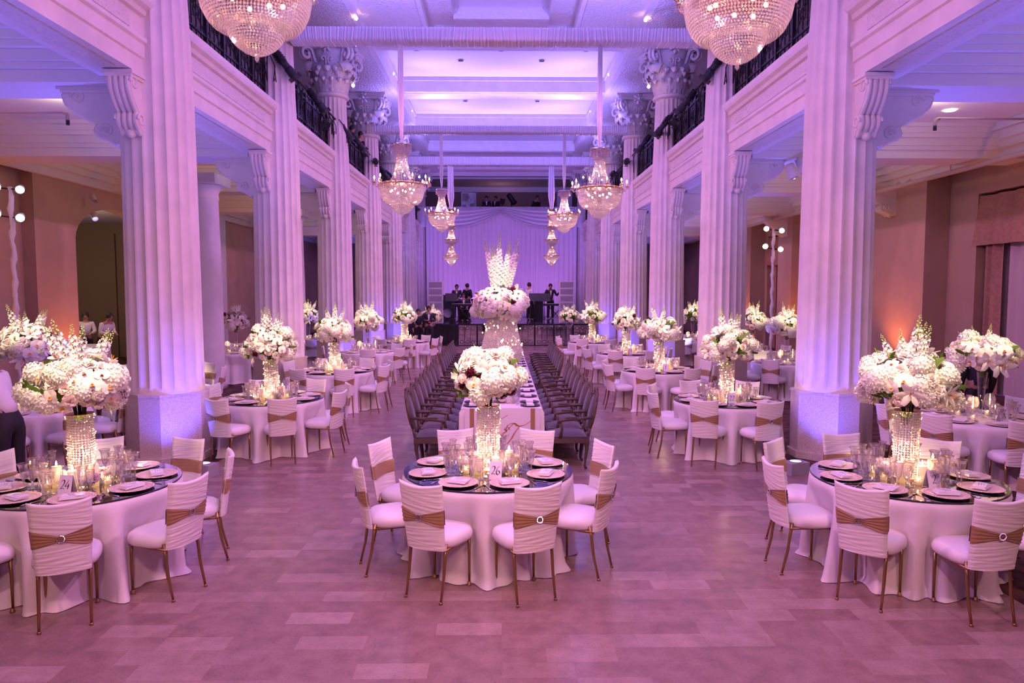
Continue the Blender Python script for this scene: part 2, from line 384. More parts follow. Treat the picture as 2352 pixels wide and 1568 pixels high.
def capital_mesh():
    b = MB()
    b.lathe([(.385, 7.72), (.45, 7.74), (.465, 7.79), (.44, 7.84), (.385, 7.86)], 40)
    b.lathe([(.37, 7.84), (.385, 8.2), (.42, 8.55), (.50, 8.85), (.56, 8.98)], 40)
    def leaf(a, pts, w0):
        ca, sa = math.cos(a), math.sin(a); n = len(pts); P = []
        for i, (r, z) in enumerate(pts):
            w = w0 * math.sin(PI * (.30 + .62 * i / (n - 1)))
            for j in (-1, -.5, 0, .5, 1):
                rr = r - .07 * abs(j) ** 1.5 * (w0 / .2) + .022 * (j == 0) + .02 * math.sin(i * 2.6 + abs(j) * 5)
                P.append((rr * ca - j * w * sa, rr * sa + j * w * ca, z - .02 * abs(j)))
        b.add(P, [(i * 5 + j, i * 5 + j + 1, (i + 1) * 5 + j + 1, (i + 1) * 5 + j) for i in range(n - 1) for j in range(4)], 0, True)
    low = [(.40, 7.86), (.43, 8.02), (.47, 8.14), (.54, 8.22), (.60, 8.22), (.62, 8.16), (.59, 8.11)]
    mid = [(.41, 7.95), (.45, 8.2), (.50, 8.38), (.58, 8.49), (.66, 8.50), (.69, 8.43), (.66, 8.36)]
    big = [(.42, 8.0), (.48, 8.28), (.56, 8.46), (.68, 8.58), (.80, 8.60), (.86, 8.51), (.82, 8.41), (.78, 8.38)]
    for k in range(16): leaf(PI / 16 + k * PI / 8, low, .085)
    for k in range(4):
        leaf(PI / 4 + k * PI / 2, big, .27); leaf(k * PI / 2, mid, .17)
        for o in (-.36, .36): leaf(k * PI / 2 + o, mid, .12); leaf(PI / 4 + k * PI / 2 + o * .9, [(r * .97, z - .1) for r, z in mid], .11)
        a = k * PI / 2; d = Vector((math.cos(a), math.sin(a), 0)); tt = Vector((-math.sin(a), math.cos(a), 0))
        for sg in (-1, 1):
            b.tube([d * .46 + tt * sg * .05 + Vector((0, 0, 8.45))] + [d * .60 + tt * sg * (.10 + .075 * (1 - i / 14) * math.cos(PI - i * .5)) + Vector((0, 0, 8.68 + .075 * (1 - i / 14) * math.sin(PI - i * .5))) for i in range(12)], .024, 6)
    for k in range(4):
        a = PI / 4 + k * PI / 2; d = Vector((math.cos(a), math.sin(a), 0)); t = Vector((-math.sin(a), math.cos(a), 0))
        for sgn in (-1, 1):
            pts = [d * .45 + Vector((0, 0, 8.4)) + t * sgn * .05, d * .58 + Vector((0, 0, 8.72)) + t * sgn * .06]
            for i in range(17):
                q = PI * .75 - i * .42; rr = .20 * (1 - i / 20)
                pts.append(d * (.80 + rr * math.cos(q)) + Vector((0, 0, 8.80 + rr * math.sin(q))) + t * sgn * .06)
            b.tube(pts, .045, 6)
        a = k * PI / 2; d = Vector((math.cos(a), math.sin(a), 0)); t = Vector((-math.sin(a), math.cos(a), 0)); c = d * .66 + Vector((0, 0, 9.0))
        for p in range(7):
            q = 2 * PI * p / 7; e = t * math.cos(q) + Vector((0, 0, math.sin(q)))
            b.tube([c + e * .04, c + e * .12 + d * .05, c + e * .20 + d * .02], [.03, .055, .015], 6, flat=.5)
        b.ball(tuple(c + d * .06), .06, 8)
    poly = []
    for k in range(4):
        a = PI / 4 + k * PI / 2
        for j in range(7):
            u = j / 6; q = a - PI / 4 + .06 + (PI / 2 - .12) * u
            poly.append(None)
    poly = []
    for k in range(4):
        a0 = -PI / 4 + k * PI / 2
        for j in range(9):
            u = -1 + j / 4; r = .60 + .12 * u * u
            x, y = r, u * .72
            ca, sa = math.cos(a0 + PI / 4), math.sin(a0 + PI / 4)
            poly.append((x * ca - y * sa, x * sa + y * ca))
    b.prism(poly, 8.98, 9.08, 'z'); b.prism([(x * 1.06, y * 1.06) for x, y in poly], 9.08, 9.21, 'z')
    return b.mesh('capital', 'stone')
def console_mesh(us, wd, nr):
    b = MB()
    S_ = [(.42, 0), (.46, -.07), (.44, -.17), (.36, -.29), (.26, -.38), (.17, -.44), (.20, -.48), (.215, -.54), (.19, -.60), (.12, -.64), (.05, -.72)]
    fine = []
    for i in range(len(S_) - 1):
        for k in range(3): fine.append((S_[i][0] + (S_[i + 1][0] - S_[i][0]) * k / 3, S_[i][1] + (S_[i + 1][1] - S_[i][1]) * k / 3))
    fine.append(S_[-1]); fine = [(u * us, v) for u, v in fine]
    b.prism([(-.12, 0)] + [(u, v) for u, v in fine] + [(-.12, -.72)], -wd / 2, wd / 2, 'y')
    for k in range(nr):
        y = -wd / 2 + wd * (k + .5) / nr
        b.tube([(u, y, v) for u, v in fine], wd / nr * .46, 6)
    for y in (-wd / 2, wd / 2):
        for cx_, cz_, rr in ((.34 * us, -.10, .10), (.12 * us, -.54, .09)):
            b.tube([(cx_ + rr * (1 - i / 16) * math.cos(i * .6), y, cz_ + rr * (1 - i / 16) * math.sin(i * .6)) for i in range(15)], .022, 5)
    b.ball((.06, 0, -.70), .07, 8); b.ball((.05, -.08, -.66), .05, 8); b.ball((.05, .08, -.66), .05, 8)
    b.box(-.15, .50 * us, -wd / 2 - .04, wd / 2 + .04, 0, .045); b.box(-.15, .46 * us + .02, -wd / 2 - .02, wd / 2 + .02, -.04, 0)
    return b.mesh('console', 'stone')
SH, PLI, CAP, CON, CON2 = shaft_mesh(), plinth_mesh(), capital_mesh(), console_mesh(.72, .30, 4), console_mesh(1.7, .28, 3)
for s in (-1, 1):
    for i, y in enumerate(COLY):
        t = thing('fluted_column', f'fluted stone column, {ORD[i]} along the {SIDE[s]} of the hall', 'column', (s * CX0, y, 0), group='colonnade columns', kind='thing')
        ob('plinth', PLI, t); ob('shaft', SH, t); ob('capital', CAP, t)
        ob('console', CON, t, (s * .13, -.43, 5.14), (0, 0, -PI / 2)); ob('console', CON2, t, (s * .40, -.05, 5.08), (0, 0, 0 if s > 0 else PI))
# plain round pillars in the arch-side aisle
b = MB(); b.lathe([(.46, 0), (.46, .18), (.42, .22), (.41, .3), (.40, 2.5), (.36, 4.55), (.38, 4.58), (.37, 4.62), (.37, 4.72), (.45, 4.86), (.47, 4.9)], 40); b.box(-.5, .5, -.5, .5, 4.9, 5.13)
PILL = b.mesh('round_pillar', 'stone')
for y, x, l in ((17.6, -7.2, 'plain round pillar standing in the arch-side aisle beyond the first fluted column'), (25.0, -7.2, 'plain round pillar farther down the arch-side aisle, mostly behind fluted columns')):
    solo('round_pillar', PILL, l, 'pillar', (x, y, 0), kind='thing')

# ================================================================ GALLERY RAILINGS
def railing_mesh(L):
    b = MB(); H_ = 1.0
    for z in (.06, .30, .86, H_): b.box(-.02, .02, 0, L, z - .015, z + .015)
    n = int(L / .62)
    for i in range(n + 1): y = L * i / n; b.box(-.03, .03, y - .025, y + .025, 0, H_ + .03)
    for i in range(n):
        y0 = L * i / n; d = L / n
        for k in range(1, 4): b.box(-.009, .009, y0 + d * k / 4 - .009, y0 + d * k / 4 + .009, .06, .86)
        for sg in (0, 1):
            b.tube([(0, y0 + (d if sg else 0), .30), (0, y0 + (0 if sg else d), .86)], .012, 4)
        b.tube([(0, y0 + d / 2 + .11 * math.cos(q * PI / 6), .58 + .11 * math.sin(q * PI / 6)) for q in range(13)], .012, 4)
        b.tube([(0, y0 + d / 2 + .055 * math.cos(q * PI / 5), .93 + .055 * math.sin(q * PI / 5)) for q in range(11)], .008, 4)
    return b.mesh('railing', 'iron')
RAIL = railing_mesh(4.32)
for s in (-1, 1):
    for i, y in enumerate([4.95] + COLY[:-1]):
        if i < 1: continue
        solo('gallery_railing', RAIL, f'black iron gallery railing just past the {ORD[i-1]} {SD[s]} column', 'railing', (s * 4.82, y + .465, 6.2), group='gallery railings')

# ================================================================ DRAPED TRUSSES
def truss_mesh(seed, z0, z1):
    rnd = random.Random(seed); b = MB(); h = z1 - z0
    cs = [(0, 0), (.15, 0), (.30, 0), (.44, .01), (.45, h / 2), (.44, h), (.3, h + .01), (.15, h + .01), (.01, h), (0, h * .8), (0, h * .6), (0, h * .4), (0, h * .2)]
    N = 900; n = len(cs); vs = []; ph = [rnd.uniform(0, 6) for _ in range(4)]
    for i in range(N + 1):
        x = -4.33 + 8.66 * i / N
        q = .007 * math.sin(x * 85 + ph[0] + 3 * math.sin(x * 1.7)) + .006 * math.sin(x * 131 + ph[1]) + rnd.uniform(-.006, .006)
        for j, (u, v) in enumerate(cs):
            sl = .03 * math.sin(x * 3.1 + ph[2]) * (v / h)
            vs.append((x + sl, u - q * (1 if j in (0, 8, 9, 10, 11, 12) else -.3), v + q * (-.8 if v < .02 else .5 if v > h - .01 else 0)))
    b.add(vs, [(i * n + k, i * n + (k + 1) % n, (i + 1) * n + (k + 1) % n, (i + 1) * n + k) for i in range(N) for k in range(n)], 0, True)
    return b.mesh('draped_truss', 'satin')
for i, (y, z0, z1) in enumerate(TRUSS):
    solo('draped_truss', truss_mesh(i, z0, z1), ['truss wrapped in gathered white fabric high above the viewer', 'truss wrapped in gathered white fabric between the second columns', 'truss wrapped in gathered white fabric between the fourth columns', 'truss wrapped in gathered white fabric between the fifth columns'][i], 'truss', (0, y, z0))

# ================================================================ STAGE LIGHTS ON THE RAILS
def stage_light():
    b = MB(); b.lathe([(.02, .30), (.07, .29), (.085, .22), (.085, .02), (.075, 0), (.075, -.10), (.09, -.12), (.09, -.30)], 14, 0, False)
    for z in (.08, .13, .18): b.lathe([(.085, z), (.10, z + .005), (.10, z + .02), (.085, z + .025)], 14, 0, False, caps=False)
    for a in range(4): b.obox((.11 * math.cos(a * PI / 2), .11 * math.sin(a * PI / 2), -.33), (.02 if a % 2 == 0 else .12, .12 if a % 2 == 0 else .02, .09))
    body = b.mesh('stage_light_body', 'black')
    b = MB(); b.lathe([(0, -.285), (.078, -.285)], 14, 0, False, caps=False); lens_on = b.mesh('lens', 'led')
    b2 = MB(); b2.lathe([(0, -.285), (.078, -.285)], 14, 0, False, caps=False); lens_off = b2.mesh('lens', 'glass')
    b3 = MB(); b3.lathe([(0, -.285), (.078, -.285)], 14, 0, False, caps=False); lens_w = b3.mesh('lens', 'bulb_white')
    b = MB(); b.tube([(.10, 0, .02), (.14, 0, .05), (.14, 0, .28), (-.14, 0, .28), (-.14, 0, .05), (-.10, 0, .02)], .014, 5); b.obox((0, 0, .34), (.06, .06, .13))
    return body, b.mesh('yoke', 'black'), lens_on, lens_off, lens_w
SL = stage_light()
SLP = {-1: [(15.05, 6.99, 0), (17.6, 6.92, 3), (18.6, 6.6, 2), (20.6, 6.9, 3), (20.9, 6.55, 4), (22.5, 6.95, 3), (23.6, 6.75, 4), (25.6, 6.9, 2), (27.6, 6.8, 3), (29.5, 6.9, 3), (33, 6.8, 2), (36.8, 6.7, 3)],
       1: [(15.15, 7.02, 3), (17.4, 6.88, 3), (18.7, 6.7, 2), (19.9, 6.88, 3), (20.3, 6.75, 4), (22.6, 6.95, 3), (22.9, 6.85, 4), (25.6, 6.92, 2), (28.8, 7.0, 2), (31.5, 6.8, 3), (35.0, 6.95, 2)]}
for s in (-1, 1):
    for i, (y, z, k) in enumerate(SLP[s]):
        ti = max([j for j in range(7) if COLY[j] < y + 1.2])
        glow = {0: 'dark', 3: 'dark', 2: 'blue lit', 4: 'white lit'}[k]
        nth = ['first', 'second', 'third', 'fourth', 'fifth', 'sixth', 'seventh', 'eighth', 'ninth', 'tenth', 'eleventh', 'twelfth'][i]
        t = thing('stage_light', f'{glow} black stage light, {nth} along the {SD[s]} gallery rail', 'stage light', (s * 4.42, y, z), group='stage lights on the gallery rails')
        d = Vector((-s * .55, .35, -.75)) if k not in (2, 4) else Vector((-s * .25, -1, -.35)); q = d.to_track_quat('-Z', 'Y').to_euler()
        for nm, me in (('housing', SL[0]), ('yoke', SL[1]), ('lens', SL[k] if k else SL[3])): ob(nm, me, t, (0, 0, 0), q, 1.0 if k != 4 else .7)
    b = MB(); b.tube([(s * 4.60, 10.5, 7.12), (s * 4.60, 37.5, 7.12)], .024, 6)
    rnd = random.Random(5)
    for k in range(60):
        y = rnd.uniform(10.8, 37); x = s * 4.62
        b.tube([(x, y, 7.1), (x - s * .06, y + rnd.uniform(.05, .2), 6.9), (x, y + rnd.uniform(.2, .5), rnd.uniform(6.4, 6.9)), (x, y + rnd.uniform(.4, .8), 7.08)], .012, 4)
    solo('lighting_rail_pipe', b.mesh('lighting_rail_pipe', 'black'), f'black lighting pipe with looped cables along the {SD[s]} gallery railing', 'pipe')

# bare bulbs on curved arms by the capitals and coffers
b = MB(); b.tube([(0, 0, 0), (.12, -.05, .05), (.22, -.08, -.15), (.22, -.1, -.42), (.14, -.12, -.62)], .012, 5); ARM = b.mesh('lamp_arm', 'white')
b = MB(); b.ball((0, 0, 0), .045, 8); BLB = b.mesh('bulb', 'bulb')
for s in (-1, 1):
    for i in (2, 3, 4, 5):
        t = thing('bulb_arm', f'bare bulb on curved arm at capital of {ORD[i]} {SD[s]} column', 'lamp', (s * 4.17, COLY[i] - .55, 8.6), 0 if s < 0 else PI)
        t.scale = (1, -1 if s > 0 else 1, 1)
        ob('arm', ARM, t); ob('bulb', BLB, t, (.14, -.12, -.66))
        lamp('POINT', 'bulb_light', (s * 4.03, COLY[i] - .67, 7.94), (1, .68, .55), 200, rad=.04)
    for y, z in ((18.5, 9.15), (24.6, 9.6), (29.6, 9.62)):
        t = thing('ceiling_bulb', f'small bare bulb glowing in the coffer beyond {ORD[[18.5, 24.6, 29.6].index(y)+1]} {SD[s]} capital', 'lamp', (s * 3.62, y, z))
        b = MB(); b.tube([(s * .12, .1, .08), (s * .05, .05, .06), (0, 0, .02)], .012, 5); ob('arm', b.mesh('arm', 'white'), t); ob('bulb', BLB, t)
# recessed gimbal lights in the coffers
b = MB(); b.lathe([(.07, 0), (.09, -.015), (.09, -.03), (.06, -.03)], 12, 0, False); GR = b.mesh('ring', 'silver')
b = MB()
for k in range(3): b.ball((-.05 + .05 * k, 0, -.035), .022, 6)
GB = b.mesh('lamp_trio', 'black')
n = 0
for y, xs in ((18.5, (-.75, .75)), (22.6, (-2.6, 0, 2.6)), (23.6, (-1.3, 1.3)), (27.6, (-2.6, 0, 2.6)), (28.5, (-1.4, 1.4)), (33.5, (-1.5, 1.5))):
    for x in xs:
        t = thing('ceiling_downlight', 'small recessed ceiling downlight in the violet lit coffers', 'downlight', (x, y, 9.75), group='recessed coffer downlights'); ob('ring', GR, t); ob('lamps', GB, t)
b = MB(); b.lathe([(0, 0), (.085, 0), (.10, -.012), (.10, .01)], 14, 0, False, caps=False); DL = b.mesh('recessed_lamp', 'bulb_white')
for s, y, x in ((1, 12.0, 7.0), (1, 13.6, 8.4), (-1, 12.0, -8.9), (-1, 17.6, -6.2), (1, 22.5, 6.8), (-1, 23.6, -5.9), (1, 24, 6.1)):
    solo('recessed_lamp', DL, f'lit recessed downlight in the {SD[s]} aisle ceiling', 'downlight', (x, y, 5.745), group=f'recessed downlights, {SD[s]} aisle')
# ================================================================ CHANDELIERS
def arc(prof, step):
    out = []; acc = 0; out.append(prof[0])
    for i in range(len(prof) - 1):
        (r0, z0), (r1, z1) = prof[i], prof[i + 1]; L = math.hypot(r1 - r0, z1 - z0); t = step - acc
        while t <= L: out.append((r0 + (r1 - r0) * t / L, z0 + (z1 - z0) * t / L)); t += step
        acc = (acc + L) % step
    return out
def beads(b, prof, step, r, strings=0, jit=0, h=1.2, mi=0):
    rnd = random.Random(3)
    for i, (q, z) in enumerate(arc(prof, step)):
        n = strings or max(3, int(2 * PI * q / step)); o = (0 if strings else rnd.uniform(0, 6))
        for k in range(n):
            a = 2 * PI * k / n + o
            b.octa((q * math.cos(a) + rnd.uniform(-jit, jit), q * math.sin(a) + rnd.uniform(-jit, jit), z), r, mi, h)
def sash_mesh(L):
    b = MB()
    def f(u, v):
        z = L * v; w = .055 * (.35 + .65 * min(1, v * 3.5 + .0)) * (1 if v > .04 else .4 + v * 15); tw = 1.1 * v
        x = (u - .5) * 2 * w; y = .012 * math.cos(u * PI * 6) + .02 * math.cos(u * PI)
        return (x * math.cos(tw) - y * math.sin(tw), x * math.sin(tw) + y * math.cos(tw), z)
    b.grid(f, 14, 20); b.grid(lambda u, v: (f(1 - u, v)[0], f(1 - u, v)[1] + .012, f(u, v)[2]), 14, 20)
    return b.mesh('hanging_sash', 'satin')
def chandelier_meshes():
    m = {}
    b = MB(); beads(b, [(.13, .62), (.15, .70), (.20, .82)], .028, .014); b.lathe([(.19, .80), (.21, .81), (.21, .84), (.19, .85)], 24, 1)
    for k in range(16):
        a = 2 * PI * k / 16
        for j in range(4): b.octa((.20 * math.cos(a), .20 * math.sin(a), .78 - .03 * j), .013, 0, 1.4)
    m['crown'] = b.mesh('crown', 'crystal', 'silver')
    b = MB(); beads(b, [(.105, .64), (.115, .5), (.135, .36), (.18, .2), (.25, .08), (.30, .02)], .027, .0125, strings=30); m['tent'] = b.mesh('bead_tent', 'crystal')
    b = MB(); b.lathe([(.455, -.015), (.475, -.01), (.48, .02), (.46, .035)], 40, 1)
    for k in range(48):
        a = 2 * PI * k / 48; d = .02 * abs(math.sin(k * PI / 4))
        for j in range(3): b.octa((.485 * math.cos(a), .485 * math.sin(a), -.02 - d - .028 * j), .013, 0, 1.5)
    m['ring'] = b.mesh('ring', 'crystal', 'goldrim')
    b = MB(); beads(b, [(.455, -.03), (.45, -.14), (.43, -.24), (.385, -.33), (.33, -.385), (.27, -.40)], .027, .0135); beads(b, [(.31, -.365), (.27, -.40), (.22, -.41)], .024, .012); m['bowl'] = b.mesh('crystal_bowl', 'crystal')
    b = MB(); beads(b, [(.235, -.40), (.215, -.46), (.17, -.52), (.10, -.57), (.02, -.60)], .025, .0125); b.octa((0, 0, -.63), .022, 0, 1.6); m['low'] = b.mesh('lower_bowl', 'crystal')
    b = MB(); b.tube([(.47, 0, 0), (.53, 0, -.05), (.57, 0, -.01), (.57, 0, .03)], .009, 5, 1); b.lathe([(.012, .03), (.035, .04), (.04, .055), (.013, .06), (.013, .11)], 8, 1, True, (.57, 0, 0))
    for k in range(7):
        a = 2 * PI * k / 7
        for j in range(2): b.octa((.57 + .038 * math.cos(a), .038 * math.sin(a), .025 - .028 * j), .010, 0, 1.5)
    m['arm'] = b.mesh('candle_arm', 'crystal', 'goldrim')
    b = MB(); b.lathe([(0, 0), (.014, .012), (.017, .03), (.009, .055), (0, .075)], 7, 0, True, caps=False); m['cb'] = b.mesh('candle_bulb', 'bulb')
    b = MB()
    for k in range(9): b.ball((.24 * math.cos(k * .7), .24 * math.sin(k * .7), -.10 - .04 * (k % 2)), .022, 6)
    for k in range(4): b.ball((.05 * math.cos(k * 1.6), .05 * math.sin(k * 1.6), .2 + .09 * k), .018, 6)
    m['inner'] = b.mesh('inner_lamp_cluster', 'bulb')
    return m
CH = chandelier_meshes()
def chandelier(loc, top, label, arms=10, a0=.2, W=20):
    t = thing('chandelier', label, 'chandelier', loc, group='crystal chandeliers')
    ob('crown', CH['crown'], t); ob('bead_tent', CH['tent'], t); ob('ring', CH['ring'], t); ob('crystal_bowl', CH['bowl'], t); ob('lower_bowl', CH['low'], t); ob('inner_bulbs', CH['inner'], t)
    for k in range(arms):
        a = ob('candle_arm', CH['arm'], t, rot=(0, 0, a0 + 2 * PI * k / arms)); ob('candle_bulb', CH['cb'], a, (.57, 0, .11))
    ob('hanging_sash', sash_mesh(top - loc[2] - .84), t, (0, 0, .84))
    lamp('POINT', 'chandelier_glow', (loc[0], loc[1], loc[2] - .12), (1, .56, .60), W, rad=.025)
    lamp('POINT', 'chandelier_glow', (loc[0], loc[1], loc[2] + .3), (1, .66, .5), W * .3, rad=.02)
chandelier((-2.08, 6.30, 4.97), 7.5, 'large crystal chandelier cut by the picture top, on the arch side')
chandelier((2.06, 6.40, 4.95), 7.5, 'large crystal chandelier cut by the picture top, on the window side', a0=.5)
chandelier((-2.08, 15.27, 4.58), 7.46, 'crystal chandelier hung on a white sash before the arch-side stage lights')
chandelier((2.06, 15.27, 4.50), 7.46, 'crystal chandelier hung on a white sash before the window-side stage lights', a0=.45)
chandelier((-2.07, 25.2, 5.03), 7.77, 'smaller looking crystal chandelier above the arch-side end of the stage', 8)
chandelier((2.18, 25.2, 4.99), 7.77, 'smaller looking crystal chandelier above the window-side end of the stage', 8)
def tier_meshes():
    b = MB(); top = 2.36
    b.lathe([(.14, 2.30), (.17, 2.36)], 14, 1, caps=False)
    for z, r, up in ((2.08, .20, .22), (1.66, .22, .34), (1.10, .29, .42), (.42, .34, .5)):
        beads(b, [(.10, z + up), (.12, z + up * .5), (r * .62, z + .03)], .032, .016, strings=26)
        b.lathe([(r - .02, z - .01), (r, z), (r, z + .03), (r - .02, z + .03)], 20, 1)
        beads(b, [(r - .01, z - .02), (r * .88, z - .09), (r * .6, z - .16)], .034, .017)
    beads(b, [(.20, .26), (.14, .16), (.06, .06), (.01, 0)], .032, .016)
    body = b.mesh('tiered_crystals', 'crystal', 'goldrim')
    b = MB()
    for z, r in ((2.1, .08), (1.68, .10), (1.12, .13), (.44, .18)):
        for k in range(5): b.ball((r * math.cos(k * 1.26), r * math.sin(k * 1.26), z), .026, 6); b.ball((r * .5 * math.cos(k * 1.26 + .6), r * .5 * math.sin(k * 1.26 + .6), z + .16), .018, 6)
    for k in range(4): b.ball((.04 * (-1) ** k, .03, .8 + .35 * k), .02, 6)
    return body, b.mesh('inner_lamp_cluster', 'bulb')
TM = tier_meshes()
for x, l in ((-2.12, 'tall narrow tiered crystal chandelier on the arch side before the stage drape'), (2.12, 'tall narrow tiered crystal chandelier on the window side before the stage drape')):
    t = thing('tiered_chandelier', l, 'chandelier', (x, 30.6, 3.42), group='tiered chandeliers'); ob('tiered_crystals', TM[0], t); ob('inner_bulbs', TM[1], t)
    ob('hanging_sash', sash_mesh(1.82), t, (0, 0, 2.36), sc=(2.3, 1.8, 1))
    lamp('POINT', 'chandelier_glow', (x, 30.6, 3.72), (1, .62, .55), 7, rad=.06); lamp('POINT', 'chandelier_glow', (x, 30.6, 4.55), (1, .62, .55), 9, rad=.1)

# ================================================================ WHITE CHAIRS
def back_y(x, z):   # centre surface of the curved, reclining chair back
    return -.205 - (z - .42) * .16 - .045 * (1 - (x / .21) ** 2)
def chair_meshes():
    m = {}
    b = MB(); rows = []
    for z, k in ((.398, .86), (.404, .95), (.425, 1.01), (.455, 1.015), (.485, .97), (.505, .85), (.517, .6), (.521, .3)):
        pts = []
        for i in range(32):
            a = 2 * PI * i / 32; e = .62; cx_ = math.copysign(abs(math.cos(a)) ** e, math.cos(a)); sy = math.copysign(abs(math.sin(a)) ** e, math.sin(a))
            wd = .215 + .012 * sy; pts.append((cx_ * wd * k, sy * .21 * k, z))
        rows.append(pts)
    vs = [p for r in rows for p in r]; fs = [(i * 32 + k, i * 32 + (k + 1) % 32, (i + 1) * 32 + (k + 1) % 32, (i + 1) * 32 + k) for i in range(len(rows) - 1) for k in range(32)]
    fs += [tuple(range(31, -1, -1)), tuple(7 * 32 + k for k in range(32))]
    b.add(vs, fs, 0, True); m['seat'] = b.mesh('seat', 'seatw')
    b = MB(); rnd = random.Random(8); ph = [rnd.uniform(0, 6) for _ in range(8)]
    nu, nv = 22, 84
    def wr(x, z):
        e = abs(x) / .2; return .0019 * (math.sin(z * 260 + 26 * x * math.sin(z * 17 + ph[0]) + ph[1] + 3 * math.sin(z * 31)) + .9 * math.sin(z * 171 - 30 * x * math.cos(z * 11 + ph[2]) + 2 * math.sin(z * 23 + ph[3])) + .6 * math.sin(z * 390 + x * 34)) * (.55 + .7 * e * e) * min(1, .45 + max(0, .90 - z) * 6)
    def surf(sgn):
        def f(u, v):
            z0, z1 = .40, .925; uu = -1 + 2 * u; z = z0 + (z1 - z0) * v
            w = .172 + .024 * v; x = uu * w
            z += .012 * v ** 4 * (uu * uu * 2 - 1)
            e = max(0, abs(uu) - .86) / .14; ez = max(0, v - .97) / .03
            th = .019 * math.sqrt(max(0, 1 - e * e)) * math.sqrt(max(0, 1 - ez * ez))
            return (x, back_y(x, z) - sgn * (th + (wr(x, z) if th > .004 else 0)), z)
        return f
    b.grid(surf(1), nu, nv); g = surf(-1); b.grid(lambda u, v: g(1 - u, v), nu, nv); m['cover'] = b.mesh('back_cover', 'ruche')
    b = MB()
    def sash(sgn):
        def f(u, v):
            x = -.2015 + .403 * u; zc = .665; q = min(1, abs(x) / .20)
            hh = (.014 + .054 * q ** .9) if sgn > 0 else .060
            z = zc + (v - .5) * 2 * hh; pl = .004 * math.sin(v * 26 + 2 * math.sin(x * 10))
            w = .172 + .024 * (z - .40) / .525; xx = x * w / .2 * 1.01
            e = max(0, abs(x) - .172) / .03; th = .027 * math.sqrt(max(0, 1 - e * e * .96))
            return (xx, back_y(min(.2, max(-.2, xx)), z) - sgn * (th + pl * (th > .008)), z)
        return f
    b.grid(sash(1), 28, 16); g2 = sash(-1); b.grid(lambda u, v: g2(1 - u, v), 28, 10); m['sash'] = b.mesh('sash', 'sash')
    b = MB(); c0 = back_y(0, .665) - .034
    for k in range(16):
        a = 2 * PI * k / 16; b.octa((.023 * math.cos(a), c0, .665 + .023 * math.sin(a)), .0052)
    b.tube([(.023 * math.cos(k * PI / 6), c0 + .004, .665 + .023 * math.sin(k * PI / 6)) for k in range(13)], .003, 5)
    m['brooch'] = b.mesh('brooch', 'silver')
    b = MB(); b.tube([(0, 0, .41), (0, .006, .25), (0, .004, .03)], [.0135, .0125, .0095], 8); b.lathe([(.010, .03), (.015, .026), (.015, .012), (.019, .008), (.019, 0)], 10); m['fleg'] = b.mesh('front_leg', 'bronze')
    b = MB(); b.tube([(0, .03, .44), (0, .012, .33), (0, -.005, .2), (0, -.05, .015)], [.0135, .013, .012, .009], 8); b.lathe([(.011, .018), (.014, .012), (.014, 0)], 10, c=(0, -.052, 0)); m['rleg'] = b.mesh('rear_leg', 'bronze')
    b = MB(); b.tube([(-.17, .16, .395), (.17, .16, .395), (.165, -.2, .395), (-.165, -.2, .395), (-.17, .16, .395)], .011, 6); m['frame'] = b.mesh('seat_frame', 'bronze')
    return m
CHM = chair_meshes()
def chair(x, y, rz, label, group, small=False):
    t = thing('banquet_chair', label, 'chair', (x, y, 0), rz, group)
    ob('seat', CHM['seat'], t); ob('back_cover', CHM['cover'], t); ob('sash', CHM['sash'], t); ob('brooch', CHM['brooch'], t)
    if not small: ob('seat_frame', CHM['frame'], t)
    for s in (-1, 1):
        ob('leg', CHM['fleg'], t, (s * .165, .15, 0)); ob('leg', CHM['rleg'], t, (s * .158, -.215, 0))
    return t

# ================================================================ FLOWERS
def petal(b, base, L, phi, al, ln, w, curl=.0, cup=.3, nu=4, nv=3, mi=0, tipw=.25):
    rad = Vector((math.cos(phi), math.sin(phi), 0)); up = Vector((0, 0, 1)); T = Vector((-math.sin(phi), math.cos(phi), 0))
    D = rad * math.cos(al) + up * math.sin(al); Nn = T.cross(D) * -1
    vs = []
    for i in range(nu + 1):
        u = i / nu; ww = w * (math.sin(PI * (.12 + u * (.88 - tipw * .5))) ** .7)
        for j in range(nv + 1):
            v = -1 + 2 * j / nv
            vs.append(tuple(Vector(base) + D * (ln * u) + T * (ww * v) - Nn * (cup * ww * v * v - curl * ln * u * u)))
    b.add(vs, [(i * (nv + 1) + j, i * (nv + 1) + j + 1, (i + 1) * (nv + 1) + j + 1, (i + 1) * (nv + 1) + j) for i in range(nu) for j in range(nv)], mi, True)
